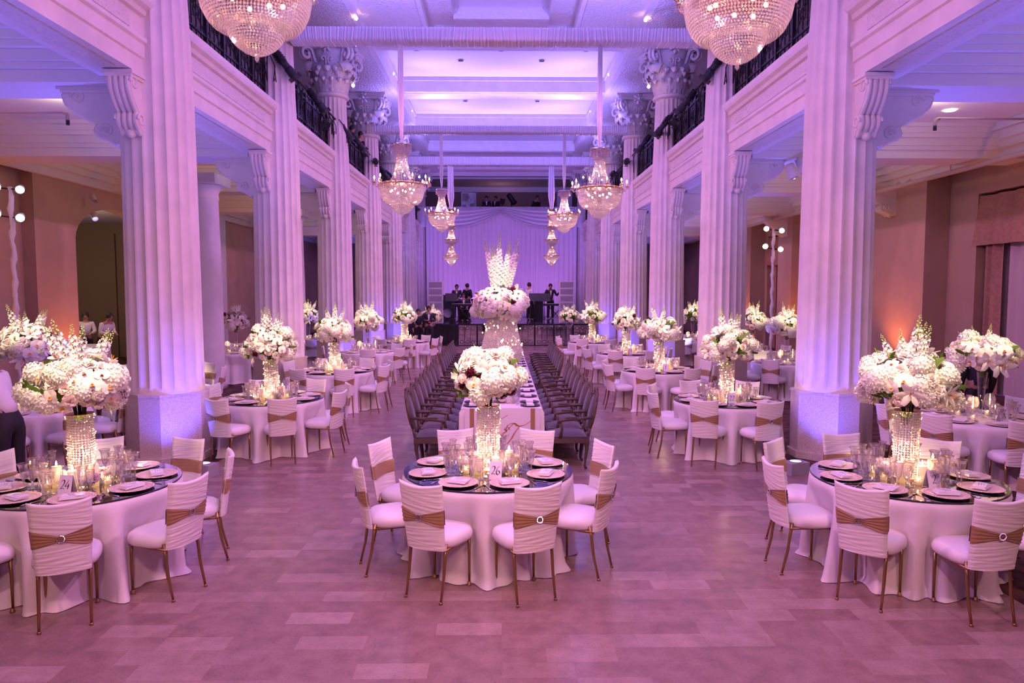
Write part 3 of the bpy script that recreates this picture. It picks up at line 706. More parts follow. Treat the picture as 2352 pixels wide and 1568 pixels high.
def flower_meshes():
    m = {}
    for nm, mt in (('rose', 'petal'), ('rose_blush', 'petal2')):
        b = MB()
        for n, al, ln, w, o in ((3, 80, .042, .020, 0), (4, 66, .048, .026, .5), (5, 48, .052, .030, .2), (6, 26, .054, .032, .8), (6, 2, .05, .03, .1)):
            for k in range(n): petal(b, (0, 0, -.02), 0, 2 * PI * k / n + o, R(al), ln, w, -.15, .35)
        m[nm] = b.mesh(nm, mt)
    def pom(nm, r, n, mt, pr):
        b = MB(); rnd = random.Random(4)
        for i in range(n):
            z = 1 - 1.55 * (i + .5) / n; a = i * 2.39996; q = math.sqrt(max(0, 1 - z * z)); d = Vector((q * math.cos(a), q * math.sin(a), z))
            rt = d.to_track_quat('Z', 'Y').to_matrix(); c = d * (r * rnd.uniform(.90, 1.06)); s = rnd.uniform(0, 1.5)
            for k in range(4):
                e = s + k * PI / 2; f = lambda rr, aa, zz: tuple(c + rt @ Vector((rr * math.cos(aa), rr * math.sin(aa), zz)))
                b.add([f(0, 0, 0), f(pr * .75, e - .55, .004), f(pr * 1.1, e, .008), f(pr * .75, e + .55, .004)], [(0, 1, 2, 3)])
        b.ball((0, 0, 0), r * .86, 8)
        return b.mesh(nm, mt)
    m['hydrangea'] = pom('hydrangea', .078, 62, 'hyd', .020); m['dark_bloom'] = pom('dark_bloom', .036, 26, 'dark', .012)
    b = MB()
    for k, (a, w, ln) in enumerate(((PI / 2, .026, .052), (PI / 2 + 2.2, .024, .052), (PI / 2 - 2.2, .024, .052))): petal(b, (0, 0, 0), 0, a, R(14), ln, w, -.1, .15)
    for a in (.15, PI - .15): petal(b, (0, 0, .004), 0, a, R(18), .056, .042, -.1, .2)
    petal(b, (0, 0, .006), 0, -PI / 2, R(48), .026, .014, .2, .5, mi=1); b.ball((0, 0, .010), .008, 6, 1)
    m['orchid'] = b.mesh('orchid', 'petal', 'yolk')
    b = MB()
    for k in range(6): petal(b, (0, 0, -.03), 0, k * PI / 3, R(46), .125, .024 if k % 2 else .032, -.32, .25, 6)
    for k in range(5): b.tube([(0, 0, -.02), (.014 * math.cos(k * 1.26), .014 * math.sin(k * 1.26), .04), (.03 * math.cos(k * 1.26), .03 * math.sin(k * 1.26), .055)], .0025, 4, 1)
    m['lily'] = b.mesh('lily', 'petal', 'yolk')
    b = MB(); petal(b, (0, 0, 0), 0, 0, R(55), .13, .026, -.2, .15, 5, 2); petal(b, (0, 0, 0), 0, 2.6, R(35), .11, .022, -.2, .15, 5, 2); m['leaf_pair'] = b.mesh('leaf_pair', 'leaf')
    def spike(nm, L, nf, r0, pr0):
        b = MB(); b.tube([(0, 0, 0), (.004, 0, L * .5), (0, .004, L)], [.006, .005, .002], 5, 1); rnd = random.Random(6)
        for i in range(nf):
            u = i / nf; z = L * (.18 + .80 * u); a = i * 2.4; r = r0 * (1 - u) ** .8 + .006
            c = Vector((r * math.cos(a), r * math.sin(a), z))
            if u > .68: b.octa(tuple(c), pr0 * .42 * (1.5 - u), 2); continue
            d = Vector((math.cos(a), math.sin(a), .35)).normalized(); rt = d.to_track_quat('Z', 'Y').to_matrix(); s = rnd.uniform(0, 1)
            for k in range(5):
                e = s + k * 2 * PI / 5; pr = pr0 * (1.15 - .6 * u); f = lambda rr, aa, zz: tuple(c + rt @ Vector((rr * math.cos(aa), rr * math.sin(aa), zz)))
                b.add([f(0, 0, 0), f(pr * .7, e - .5, .008), f(pr, e, .010), f(pr * .7, e + .5, .008)], [(0, 1, 2, 3)])
        return b.mesh(nm, 'petal', 'green', 'bud')
    m['spike'] = spike('flower_spike', .42, 44, .034, .026); m['tall_spike'] = spike('flower_spike_tall', 1.15, 100, .06, .040)
    b = MB(); rnd = random.Random(2)
    for k in range(26):
        a = rnd.uniform(0, 6.28); q = rnd.uniform(.02, .30); z = rnd.uniform(.02, .30)
        b.tube([(.03 * math.cos(a), .03 * math.sin(a), -.28), (.06 * math.cos(a), .06 * math.sin(a), -.1), (q * math.cos(a), q * math.sin(a), z)], .005, 4)
    m['stems'] = b.mesh('stems', 'green')
    b = MB(); b.ball((0, 0, 0), .62, 12); m['core'] = b.mesh('foliage', 'leaf')
    return m
FL = flower_meshes()
def bouquet(x, y, zc, rx, rz, seed, n, label, nsp=5, group='tall white flower arrangements', fs=1.0, spk='spike', sl=1.0, lean=.55, core=True, low=-.62):
    rnd = random.Random(seed); t = thing('flower_arrangement', label, 'flowers', (x, y, zc - .04 * (nsp < 10 and zc > 1.4)), group=group)
    if core: ob('foliage', FL['core'], t, sc=(rx * 1.05, rx * 1.05, rz * 1.0))
    ob('stems', FL['stems'], t, sc=(rx / .36, rx / .36, 1.0))
    kinds = ['hydrangea'] * 4 + ['rose'] * 7 + ['rose_blush'] * 3 + ['orchid'] * 9 + ['lily'] * 2 + ['dark_bloom'] + ['leaf_pair'] * 2
    for i in range(n):
        z = 1 - (1 - low) * (i + .5) / n; a = i * 2.39996 + seed; q = math.sqrt(max(0, 1 - z * z)); k = rnd.choice(kinds); j = rnd.uniform(.86, 1.10)
        d = Vector((q * math.cos(a), q * math.sin(a), z)); p = Vector((d.x * rx * j, d.y * rx * j, d.z * rz * j))
        d = (d + Vector((rnd.uniform(-.35, .35), rnd.uniform(-.35, .35), rnd.uniform(-.2, .3)))).normalized()
        e = d.to_track_quat('Z', 'Y').to_euler()
        sc = {'hydrangea': 1.05, 'rose': 1.15, 'rose_blush': 1.1, 'orchid': 1.15, 'lily': .95, 'dark_bloom': 1.0, 'leaf_pair': .72}[k] * rnd.uniform(.85, 1.2) * fs
        ob({'leaf_pair': 'leaf', 'rose_blush': 'rose'}.get(k, k), FL[k], t, p, e, sc)
    for i in range(nsp):
        a = 2 * PI * i / max(1, nsp) + rnd.uniform(-.4, .4); tl = rnd.uniform(.12, lean); d = Vector((math.cos(a) * tl, math.sin(a) * tl, 1)).normalized()
        ob('flower_spike', FL[spk], t, (d.x * rx * .6, d.y * rx * .6, rz * .55 * d.z), d.to_track_quat('Z', 'Y').to_euler(), sl * rnd.uniform(.8, 1.15))
    return t
def pinspot(x, y, z, W, frm):
    lamp('SPOT', 'pin_spot', frm, AMBER, W, (x, y, z), .04, 9 if frm[2] > 6 else 15, .75)

# ================================================================ TABLEWARE
ZT = .777
def tableware():
    m = {}
    def gl(nm, prof, n=12):
        b = MB(); b.lathe(prof, n, 0, False, rf=lambda k, z: .92 if (k % 2 and z > .07) else 1, caps=False)
        r, z = prof[-1]; b.tube([(r * math.cos(2 * PI * k / 12), r * math.sin(2 * PI * k / 12), z) for k in range(13)], .0016, 4, 1, cap=False)
        return b.mesh(nm, 'glass', 'goldrim')
    m['goblet'] = gl('goblet', [(0, 0), (.034, .002), (.034, .005), (.007, .012), (.005, .05), (.009, .066), (.020, .080), (.026, .12), (.030, .16), (.040, .185)])
    m['flute'] = gl('flute', [(0, 0), (.031, .002), (.031, .005), (.006, .012), (.005, .06), (.010, .075), (.016, .10), (.020, .15), (.023, .19), (.031, .212)])
    m['tumbler'] = gl('wine_glass', [(0, 0), (.033, .002), (.033, .005), (.006, .012), (.005, .045), (.010, .058), (.024, .072), (.027, .11), (.034, .150)])
    b = MB(); b.lathe([(.05, 0), (.10, .003), (.15, .012), (.166, .016), (.166, .019), (.15, .016), (.10, .008), (0, .008)], 48, 0, True, rf=lambda k, z: 1 + .012 * (k % 2)); 
    for rr, n_, r_ in ((.158, 56, .0085), (.140, 50, .0075), (.122, 44, .0065)):
        for k in range(n_): b.octa((rr * math.cos(2 * PI * k / n_), rr * math.sin(2 * PI * k / n_), .0165 if rr > .13 else .012), r_, 0, .7)
    m['charger'] = b.mesh('charger', 'charger')
    b = MB()
    for k in range(3): b.obox((.004 * k, .003 * k, .004 + .007 * k), (.165, .105 - .008 * k, .006), (0, 0, .03 * k)); 
    m['napkin'] = b.mesh('folded_napkin', 'napkin')
    b = MB(); b.obox((0, 0, .0012), (.14, .075, .002)); 
    for k in range(3): b.obox((0, .018 - .018 * k, .0026), (.09 - .02 * k, .003, .0006), mi=1)
    m['menu'] = b.mesh('menu_card', 'card', 'ink')
    b = MB(); b.tube([(0, -.10, .004), (0, 0, .005), (0, .03, .008)], [.006, .004, .004], 6, flat=.4); b.obox((0, .045, .008), (.022, .03, .003))
    for k in range(4): b.obox((-.009 + .006 * k, .08, .008), (.003, .045, .002))
    m['fork'] = b.mesh('fork', 'silver')
    b = MB(); b.tube([(0, -.10, .005), (0, 0, .005)], [.007, .006], 6, flat=.5); b.obox((.003, .055, .005), (.018, .11, .003)); m['knife'] = b.mesh('knife', 'silver')
    b = MB(); b.lathe([(.0, .001), (.026, .001), (.030, .02), (.034, .075), (.036, .08), (.033, .078), (.028, .02), (0, .012)], 12, 0, False, caps=False); m['votive'] = b.mesh('holder', 'silver'); 
    b = MB(); b.lathe([(.0, .001), (.026, .001), (.030, .02), (.035, .08)], 12, 0, False, caps=False); m['votive'] = b.mesh('votive_cup', 'glass')
    b = MB(); b.lathe([(0, .004), (.025, .004), (.027, .035), (0, .036)], 10); m['votive_wax'] = b.mesh('tealight', 'wax')
    b = MB(); b.lathe([(0, 0), (.006, .007), (.007, .014), (.003, .028), (0, .036)], 6, caps=False); m['flame'] = b.mesh('flame', 'flame')
    b = MB(); b.lathe([(0, 0), (.036, 0), (.037, .16), (.033, .17), (.02, .162), (0, .16)], 16, 0, True, caps=False); b.tube([(0, 0, .16), (.001, 0, .176)], .0015, 4, 1); m['pillar'] = b.mesh('candle_body', 'wax', 'ink')
    b = MB(); b.lathe([(.088, 0), (.088, 1)], 24, caps=False); m['cyl'] = b.mesh('glass_cylinder', 'vaseglass')
    b = MB(); st = 26
    for k in range(st):
        a = 2 * PI * k / st
        for i in range(27): b.octa((.097 * math.cos(a), .097 * math.sin(a), .012 + .021 * i), .0104, 0, 1.0)
    for z in (.004, .578): b.lathe([(.09, z - .004), (.106, z - .004), (.106, z + .004), (.09, z + .004)], 26, 1)
    m['beads'] = b.mesh('bead_strings', 'beadgold', 'goldrim')
    b = MB(); rnd = random.Random(9)
    for k in range(46):
        a = rnd.uniform(0, 6.28); b.octa((.111 * math.cos(a), .111 * math.sin(a), rnd.uniform(.02, .57)), .0062)
    m['fairy'] = b.mesh('fairy_lights', 'bulb')
    b = MB()
    for k in range(85):
        a = rnd.uniform(0, 6.28); b.octa((.109 * math.cos(a), .109 * math.sin(a), .57 * rnd.random() ** 1.4 + .01), .0036)
    m['fairy2'] = b.mesh('fairy_lights', 'bulb')
    b = MB(); b.lathe([(.055, 0), (.055, .01), (.018, .03), (.02, .06), (.035, .25), (.062, .58)], 20, caps=False); m['trumpet'] = b.mesh('trumpet_vase', 'vaseglass')
    b = MB(); b.lathe([(0, 0), (.04, .002), (.04, .006), (.008, .016), (.008, .10), (.03, .115), (.06, .15), (.066, .185), (.055, .23), (.042, .25)], 14, caps=False); m['bubble'] = b.mesh('bubble_bowl', 'glass')
    b = MB(); b.obox((0, -.022, .075), (.105, .003, .15), (R(-16), 0, 0)); b.obox((0, .022, .075), (.105, .003, .15), (R(16), 0, 0)); m['nocard'] = b.mesh('card_board', 'card')
    b = MB(); rnd = random.Random(7)
    m['disc'] = None
    b = MB(); b.lathe([(0, .766), (.752, .766), (.756, .768), (.756, .775), (.752, .777)], 72, 1, False, caps=False); b.lathe([(.752, .777), (0, .777)], 72, 0, False, caps=False); m['mirror'] = b.mesh('mirror_top', 'mirror', 'mirror_edge')
    return m
TW = tableware()
def cloth_mesh(seed):
    rnd = random.Random(seed); b = MB(); n = 168; Rr = .752; vs = [(0, 0, .765)]
    comp = [(rnd.choice([7, 9, 11, 13, 14, 16]), rnd.uniform(0, 6.28), rnd.uniform(.4, 1)) for _ in range(4)] + [(17, rnd.uniform(0, 6.28), .35), (23, rnd.uniform(0, 6), .25)]
    def fold(a): return sum(w * math.sin(k * a + p + .6 * math.sin(3 * a + p)) for k, p, w in comp) / 2.2
    def dent(a, z):
        d = abs((math.degrees(a) + 22.5) % 45 - 22.5); wa = min(1, max(0, (21.5 - d) / 8)); return .125 * wa * wa * (3 - 2 * wa) * min(1, max(0, (.70 - z) / .22))
    rows = [[(q * math.cos(2 * PI * k / n), q * math.sin(2 * PI * k / n), .765) for k in range(n)] for q in (.35, .70, .745)]
    rows.append([((Rr + .004) * math.cos(2 * PI * k / n), (Rr + .004) * math.sin(2 * PI * k / n), .756) for k in range(n)])
    for i in range(1, 19):
        t = i / 18; r_ = []
        for k in range(n):
            a = 2 * PI * k / n; f = fold(a); z = .75 * (1 - t) + .006 + (.018 * (1 + math.sin(7 * a + seed)) if t > .93 else 0) * (1 - t) * 14 * .5
            rr = Rr + .006 + (t ** .9) * (.055 + .105 * f) - dent(a, z) + .005 * t * math.sin(31 * a + 4 * t)
            if t > .97: rr += .012 + .03 * max(0, math.sin(5 * a + seed * 1.7)); z = .005
            r_.append((rr * math.cos(a), rr * math.sin(a), z))
        rows.append(r_)
    for r_ in rows: vs += r_
    fs = [(0, 1 + k, 1 + (k + 1) % n) for k in range(n)]
    for i in range(len(rows) - 1): fs += [(1 + i * n + k, 1 + (i + 1) * n + k, 1 + (i + 1) * n + (k + 1) % n, 1 + i * n + (k + 1) % n) for k in range(n)]
    b.add(vs, fs, 0, True); return b.mesh('tablecloth', 'linen')
CLOTH = [cloth_mesh(k) for k in range(5)]
# pen strokes for the numbers and the monogram
def stroke(b, pts, w0, w1, P):
    N = len(pts); fine = []
    for i in range(N - 1):
        p0, p1, p2, p3 = pts[max(0, i - 1)], pts[i], pts[i + 1], pts[min(N - 1, i + 2)]
        for k in range(6):
            t = k / 6; fine.append(tuple(.5 * (2 * p1[j] + (p2[j] - p0[j]) * t + (2 * p0[j] - 5 * p1[j] + 4 * p2[j] - p3[j]) * t * t + (3 * p1[j] - p0[j] - 3 * p2[j] + p3[j]) * t ** 3) for j in (0, 1)))
    fine.append(pts[-1]); n = len(fine); vs = []
    for i, (x, y) in enumerate(fine):
        ax, ay = fine[max(0, i - 1)]; cx_, cy_ = fine[min(n - 1, i + 1)]; a = math.atan2(cy_ - ay, cx_ - ax)
        w = w0 + (w1 - w0) * abs(math.sin(a - .5)) ** 1.5 * math.sin(PI * min(1, max(0, (i + 1) / (n + 1))))
        vs += [P(x - math.sin(a) * w, y + math.cos(a) * w), P(x + math.sin(a) * w, y - math.cos(a) * w)]
    b.add(vs, [(2 * i, 2 * i + 1, 2 * i + 3, 2 * i + 2) for i in range(n - 1)])
DIG = {'2': [[(.08, .78), (.2, .97), (.42, .98), (.52, .78), (.38, .45), (.06, .06), (.3, .1), (.58, .02)]],
       '4': [[(.42, 1), (.2, .65), (.02, .34), (.3, .34), (.62, .36)], [(.46, .62), (.42, .3), (.38, 0)]],
       '6': [[(.55, .98), (.25, .8), (.08, .4), (.12, .1), (.34, .0), (.54, .18), (.46, .42), (.26, .46), (.1, .3)]],
       '1': [[(.1, .78), (.32, 1), (.32, .5), (.3, 0)]], '3': [[(.08, .85), (.3, 1), (.5, .82), (.25, .55), (.5, .45), (.52, .15), (.28, 0), (.04, .1)]],
       '5': [[(.55, .98), (.2, .97), (.14, .6), (.4, .6), (.55, .3), (.35, .02), (.05, .08)]]}
def number_mesh(txt):
    b = MB(); x0 = -.30 * len(txt)
    ca, sa = math.cos(R(16)), math.sin(R(16))
    for ch in txt:
        for s in DIG[ch]:
            def P(x, y, x0=x0):
                u = (x + x0) * .060; h = (y - .5) * .070; return (u, -.0245 + h * sa - .0005, .078 + h * ca)
            stroke(b, s, .018, .085, P)
        x0 += .64
    return b.mesh('number', 'ink')
POS = ['front nearer windows', 'window side toward front', 'window side toward back', 'back nearer windows', 'back nearer arch', 'arch side toward back', 'arch side toward front', 'front nearer arch']
def posname(a):
    a = (math.degrees(a) % 360); return POS[int(a // 45) % 8]
far_glass = MB()
def far_goblet(x, y, z, h):
    far_glass.lathe([(.03, 0), (.004, .01), (.006, .07), (.022, .085), (.038, h)], 7, 0, False, (x, y, z), caps=False)
def dir_(a): return Vector((math.sin(a), -math.cos(a), 0))
def banquet(x, y, a0, tn, kind='crystal', num=None, seed=0, lod=0, skip=(), nbl=76, rx=.42, zc=1.60, rz=.26, nsp=5, spot=True, sl=1.0):
    zt = ZT if kind == 'crystal' else .768
    solo('tablecloth', CLOTH[seed % 5], f'white linen cloth falling to the floor over {tn}', 'tablecloth', (x, y, 0), (0, 0, a0 - PI / 2 + (seed % 8) * PI / 4), 'round table cloths')
    if kind == 'crystal': solo('mirror_tabletop', TW['mirror'], f'dark mirror tabletop lying on the cloth of {tn}', 'tabletop', (x, y, 0), group='mirror tabletops')
    for k in range(8):
        a = a0 + k * PI / 4
        if k in skip: continue
        d = dir_(a); rr = .855 + .02 * math.sin(seed * 3 + k * 2.1)
        if any(math.hypot(x + d.x * rr - sx * CX0, y + d.y * rr - cy_) < .82 for sx in (-1, 1) for cy_ in COLY) or math.hypot(x + d.x * rr + 7.2, y + d.y * rr - 17.6) < .8: continue
        chair(x + d.x * rr, y + d.y * rr, a + .05 * math.sin(k * 4 + seed), f'white ruched chair at {posname(a)} of {tn}', f'chairs around {tn}', lod > 1)
    rnd = random.Random(seed + 40)
    for k in range(8):
        a = a0 + k * PI / 4; d = dir_(a); tg = Vector((-d.y, d.x, 0)); p = Vector((x, y, zt)) + d * .555
        solo('charger_plate', TW['charger'], f'gold beaded charger at {posname(a)} of {tn}', 'plate', p, (0, 0, a), f'chargers on {tn}')
        solo('folded_napkin', TW['napkin'], f'folded white napkin at {posname(a)} of {tn}', 'napkin', p + Vector((0, 0, .0165)), (0, 0, a + rnd.uniform(-.2, .2)), f'napkins on {tn}')
        if lod < 2:
            solo('menu_card', TW['menu'], f'small printed menu at {posname(a)} of {tn}', 'card', p + Vector((.006, .004, .0385)), (0, 0, a + rnd.uniform(-.15, .15)), f'menu cards on {tn}')
            for nm, off in (('fork', -.20), ('knife', .20)):
                solo(nm, TW[nm], f'silver {nm} beside a charger on {tn}', nm, p + tg * off, (0, 0, a), f'{nm}s on {tn}')
        for nm, off, rad in (('goblet', .13, .40), ('flute', .02, .34), ('tumbler', .25, .37), ('goblet', .32, .31))[:4 if lod < 2 else 3]:
            q = dir_(a + off + rnd.uniform(-.03, .03)) * (rad + rnd.uniform(-.02, .02))
            if lod < 3:
                solo('crystal_' + {'goblet': 'goblet', 'flute': 'flute', 'tumbler': 'wine_glass'}[nm], TW[nm], f'cut crystal {dict(goblet="goblet", flute="flute", tumbler="short wine glass")[nm]} with gold rim on {tn}', 'glass', Vector((x, y, zt)) + q, (0, 0, a), f'{nm} glasses on {tn}', 1.12)
            else: far_goblet(x + q.x, y + q.y, zt, .19)
    nv = 6 if lod < 2 else 4
    for k in range(nv):
        d = dir_(a0 + .9 + k * 2 * PI / nv) * .255
        t = thing('votive_candle', f'small lit glass votive standing on {tn}', 'candle', Vector((x, y, zt)) + d, group=f'votives on {tn}')
        ob('cup', TW['votive'], t); ob('tealight', TW['votive_wax'], t); ob('flame', TW['flame'], t, (0, 0, .037), sc=.8)
    if kind == 'crystal':
        for k in range(3):
            a = (-.62, .25, 1.05)[k] + .15 * math.sin(seed * 2); hgt = (1.0, .86, 1.08)[k]; d = dir_(a) * (.19, .185, .20)[k]
            t = thing('pillar_candle', f'lit pillar candle, {["arch-side", "front", "window-side"][k]} of vase, on {tn}', 'candle', Vector((x, y, zt)) + d, group=f'pillar candles on {tn}')
            ob('body', TW['pillar'], t, sc=(1, 1, hgt)); ob('flame', TW['flame'], t, (0, 0, .172 * hgt), sc=1.25)
        d = dir_(.25 + .15 * math.sin(seed * 2)) * .185; lamp('POINT', 'candle_light', (x + d.x, y + d.y, zt + .172 * .86 + .035), (1, .50, .20), 3.0, rad=.012)
        for k in range(4 if lod < 2 else 2):
            a = (1.75, -1.35, .68, -2.6)[k]; d = dir_(a) * .21
            t = thing('posy', f'low blush bloom cluster, {["window-side", "arch-side", "front", "back"][k]} of vase, on {tn}', 'flowers', Vector((x, y, zt)) + d + Vector((0, 0, .06)), group=f'posies on {tn}')
            for kk, off, s in (('hydrangea', (0, 0, 0), .8), ('rose_blush', (.06, -.02, .03), .9), ('orchid', (-.05, -.045, .04), .8), ('rose', (.0, -.06, .01), .8)):
                ob({'rose_blush': 'rose'}.get(kk, kk), FL[kk], t, off, (R(35), 0, kk == 'orchid'), s)
        t = thing('crystal_vase', f'tall bead covered cylinder vase in the middle of {tn}', 'vase', (x, y, zt), group='bead covered vases')
        ob('glass_cylinder', TW['cyl'], t, sc=(1, 1, .57)); ob('bead_strings', TW['beads'], t)
        ob('fairy_lights', TW['fairy' if lod else 'fairy2'], t)
        lamp('POINT', 'vase_base_fill', (x, y, zt + .03), (1, .64, .42), 12, rad=.012); lamp('POINT', 'vase_inner_fill', (x, y, zt + .26), (1, .64, .42), 9, rad=.004)  # unseen lamps added inside the vase to brighten its beads
    else:
        t = thing('trumpet_vase', f'tall clear trumpet vase in the middle of {tn}', 'vase', (x, y, zt), group='trumpet vases'); ob('vase_body', TW['trumpet'], t)
        for k in range(4):
            d = dir_(.5 + k * 1.6) * (.17 + .05 * (k % 2))
            t = thing('bubble_candle_bowl', f'round clear bubble bowl with lit candle on {tn}', 'candle', Vector((x, y, zt)) + d, group=f'bubble bowls on {tn}')
            ob('bowl', TW['bubble'], t, sc=(1, 1, .8 + .35 * (k % 2))); ob('flame', TW['flame'], t, (0, 0, .15 + .05 * (k % 2)), sc=1.1)
        d = dir_(.5 + 4.8) * .22; lamp('POINT', 'candle_light', (x + d.x, y + d.y, zt + .225), (1, .50, .22), 2.2, rad=.012)
    if num:
        t = thing('table_number_card', f'white tent card reading {num} on {tn}', 'card', (x + .02 + .06 * math.sin(seed), y - .34, zt), .12 * math.sin(seed * 5))
        ob('board', TW['nocard'], t); ob('number', number_mesh(num), t)
    bouquet(x, y, zc, rx, rz, seed + 11, nbl, f'white flower arrangement in the tall vase on {tn}', nsp, fs=1.0 if lod < 2 else 1.25, sl=sl)
    if spot:
        s = 1 if x > 0 else -1
        fy = y - 3.2
        pinspot(x, y, zc + .08, 4200 if abs(x) < 5 else 1500, (x * .55, fy, 7.3) if abs(x) < 5 else (x + s * .4, y - 2.0, 5.0))
T_ = {}
banquet(-.12, 6.36, R(19.5), 'table ahead of the long banquet table', num='26', seed=1, nbl=84, rx=.27, rz=.24, zc=1.64, nsp=0)
banquet(-3.50, 5.96, R(22.5), 'table in front of first arch-side column', num='24', seed=2, nbl=90, rx=.355, rz=.25, zc=1.62, nsp=6)
banquet(3.46, 6.02, R(1), 'table in front of first window-side column', num='2', seed=3, nbl=92, rx=.36, rz=.25, zc=1.62, nsp=6)
banquet(-3.44, 10.72, R(25), 'table in front of second arch-side column', num=None, seed=4, lod=1, nbl=74, rx=.34, zc=1.59)
banquet(3.30, 10.42, R(12), 'table in front of second window-side column', num='22', seed=5, lod=1, nbl=74, rx=.34, zc=1.59)
banquet(-3.36, 14.45, R(22), 'table in front of third arch-side column', seed=6, lod=2, nbl=48, rx=.34)
banquet(3.20, 14.5, R(20), 'table in front of third window-side column', num='1', seed=7, lod=2, nbl=48, rx=.34)
banquet(-3.55, 19.0, R(10), 'table in front of fourth arch-side column', 'clear', seed=8, lod=3, nbl=38, rx=.34)
banquet(3.22, 18.45, R(22), 'table in front of fourth window-side column', num='11', seed=9, lod=3, nbl=38, rx=.34)
banquet(-3.05, 22.65, R(15), 'table in front of sixth arch-side column', seed=10, lod=3, nbl=34, rx=.34)
banquet(2.86, 22.6, R(22), 'table in front of fifth window-side column', num='5', seed=11, lod=3, nbl=34, rx=.34)
banquet(-6.45, 9.85, R(15), 'clear vase table behind the waiter', 'clear', seed=12, lod=2, nbl=60, rx=.38, zc=1.66)
banquet(6.08, 8.95, R(-12), 'clear vase table with card 3', 'clear', num='3', seed=13, lod=2, nbl=70, rx=.37, zc=1.60, rz=.20, nsp=3, sl=.7)
banquet(-6.5, 13.6, R(12), 'clear vase table behind first arch-side column', 'clear', seed=14, lod=3, nbl=30, rx=.35)
banquet(6.40, 16.0, R(8), 'clear vase table behind first window-side column', 'clear', seed=15, lod=3, nbl=40, rx=.35)
banquet(-7.0, 19.0, R(20), 'clear vase table beside plain round pillar', 'clear', seed=16, lod=3, nbl=36, rx=.35)
banquet(6.55, 18.6, R(22), 'clear vase table before second curtained window', 'clear', seed=17, lod=3, nbl=36, rx=.35)
banquet(-6.05, 22.6, R(20), 'clear vase table deep in arch-side aisle', 'clear', seed=18, lod=3, nbl=30, rx=.35)
banquet(6.2, 23.2, R(20), 'clear vase table deep in window-side aisle', 'clear', seed=19, lod=3, nbl=30, rx=.35)

# ================================================================ LONG BANQUET TABLE
HY0, HY1, HW = 9.74, 19.6, .58
b = MB()
def lt(u, v):   # rounded top edge, gentle fold at the hem
    y = HY0 + (HY1 - HY0) * v
    c = [(-HW - .03, .01), (-HW - .015, .3), (-HW, .70), (-HW + .02, .755), (-HW + .06, .77), (0, .77), (HW - .06, .77), (HW - .02, .755), (HW, .70), (HW + .015, .3), (HW + .03, .01)]
    i = min(9, int(u * 10)); t = u * 10 - i; x = c[i][0] + (c[i + 1][0] - c[i][0]) * t; z = c[i][1] + (c[i + 1][1] - c[i][1]) * t
    return (x + .012 * math.sin(y * 14) * (1 - z / .77), y, z)
b.grid(lt, 30, 120)
for yy, sg in ((HY0, -1), (HY1, 1)):
    b.grid(lambda u, v: ((-1 + 2 * u) * (HW + .02 * (1 - v)) * (1 if v < .93 else 1 - .06 * (v - .93) / .07), yy + sg * (.02 * (1 - v) + .006 * math.sin(u * 40) * (1 - v)) + (sg * -.02 if v > .99 else 0), .01 + .76 * v), 30, 14)
solo('long_tablecloth', b.mesh('long_tablecloth', 'linen'), 'white cloth over the long banquet table down the middle of the hall', 'tablecloth')
t = thing('table_runner', 'white end panel with copper stripes and script letters on the long table', 'runner', (0, HY0 - .028, 0))
b = MB(); b.box(-.50, .52, -.012, 0, .04, .772); ob('panel', b.mesh('runner_panel', 'satin'), t)
for x in (-.405, .425):
    b = MB(); b.box(x - .03, x + .03, -.017, -.011, .04, .774); ob('stripe', b.mesh('stripe', 'sash'), t)
b = MB()
def MP(sx, ox, oz):
    return lambda x, y: (ox + (x + .28 * y) * sx, -.0145, oz + y * sx)
TSW = [[(-.55, .55), (-.5, .85), (-.2, .95), (.1, .80), (.45, .86), (.72, 1.08)], [(.18, .80), (.0, .4), (-.1, .05), (-.3, -.25), (-.55, -.2)], [(-.2, .95), (-.55, .45), (-.75, .1), (-.6, -.12), (-.4, .1), (-.5, .3)]]
AMP = [[(.5, .7), (.3, .95), (.0, .85), (.25, .6), (.0, .5), (-.25, .2), (.0, .0), (.35, .12), (.55, .4)]]
for strokes, sx, ox, oz in ((TSW, .21, -.13, .46), (AMP, .16, .0, .36), (TSW, .24, .15, .34)):
    for s in strokes: stroke(b, s, .016, .06, MP(sx, ox, oz))
ob('monogram', b.mesh('monogram', 'gold_ink'), t)

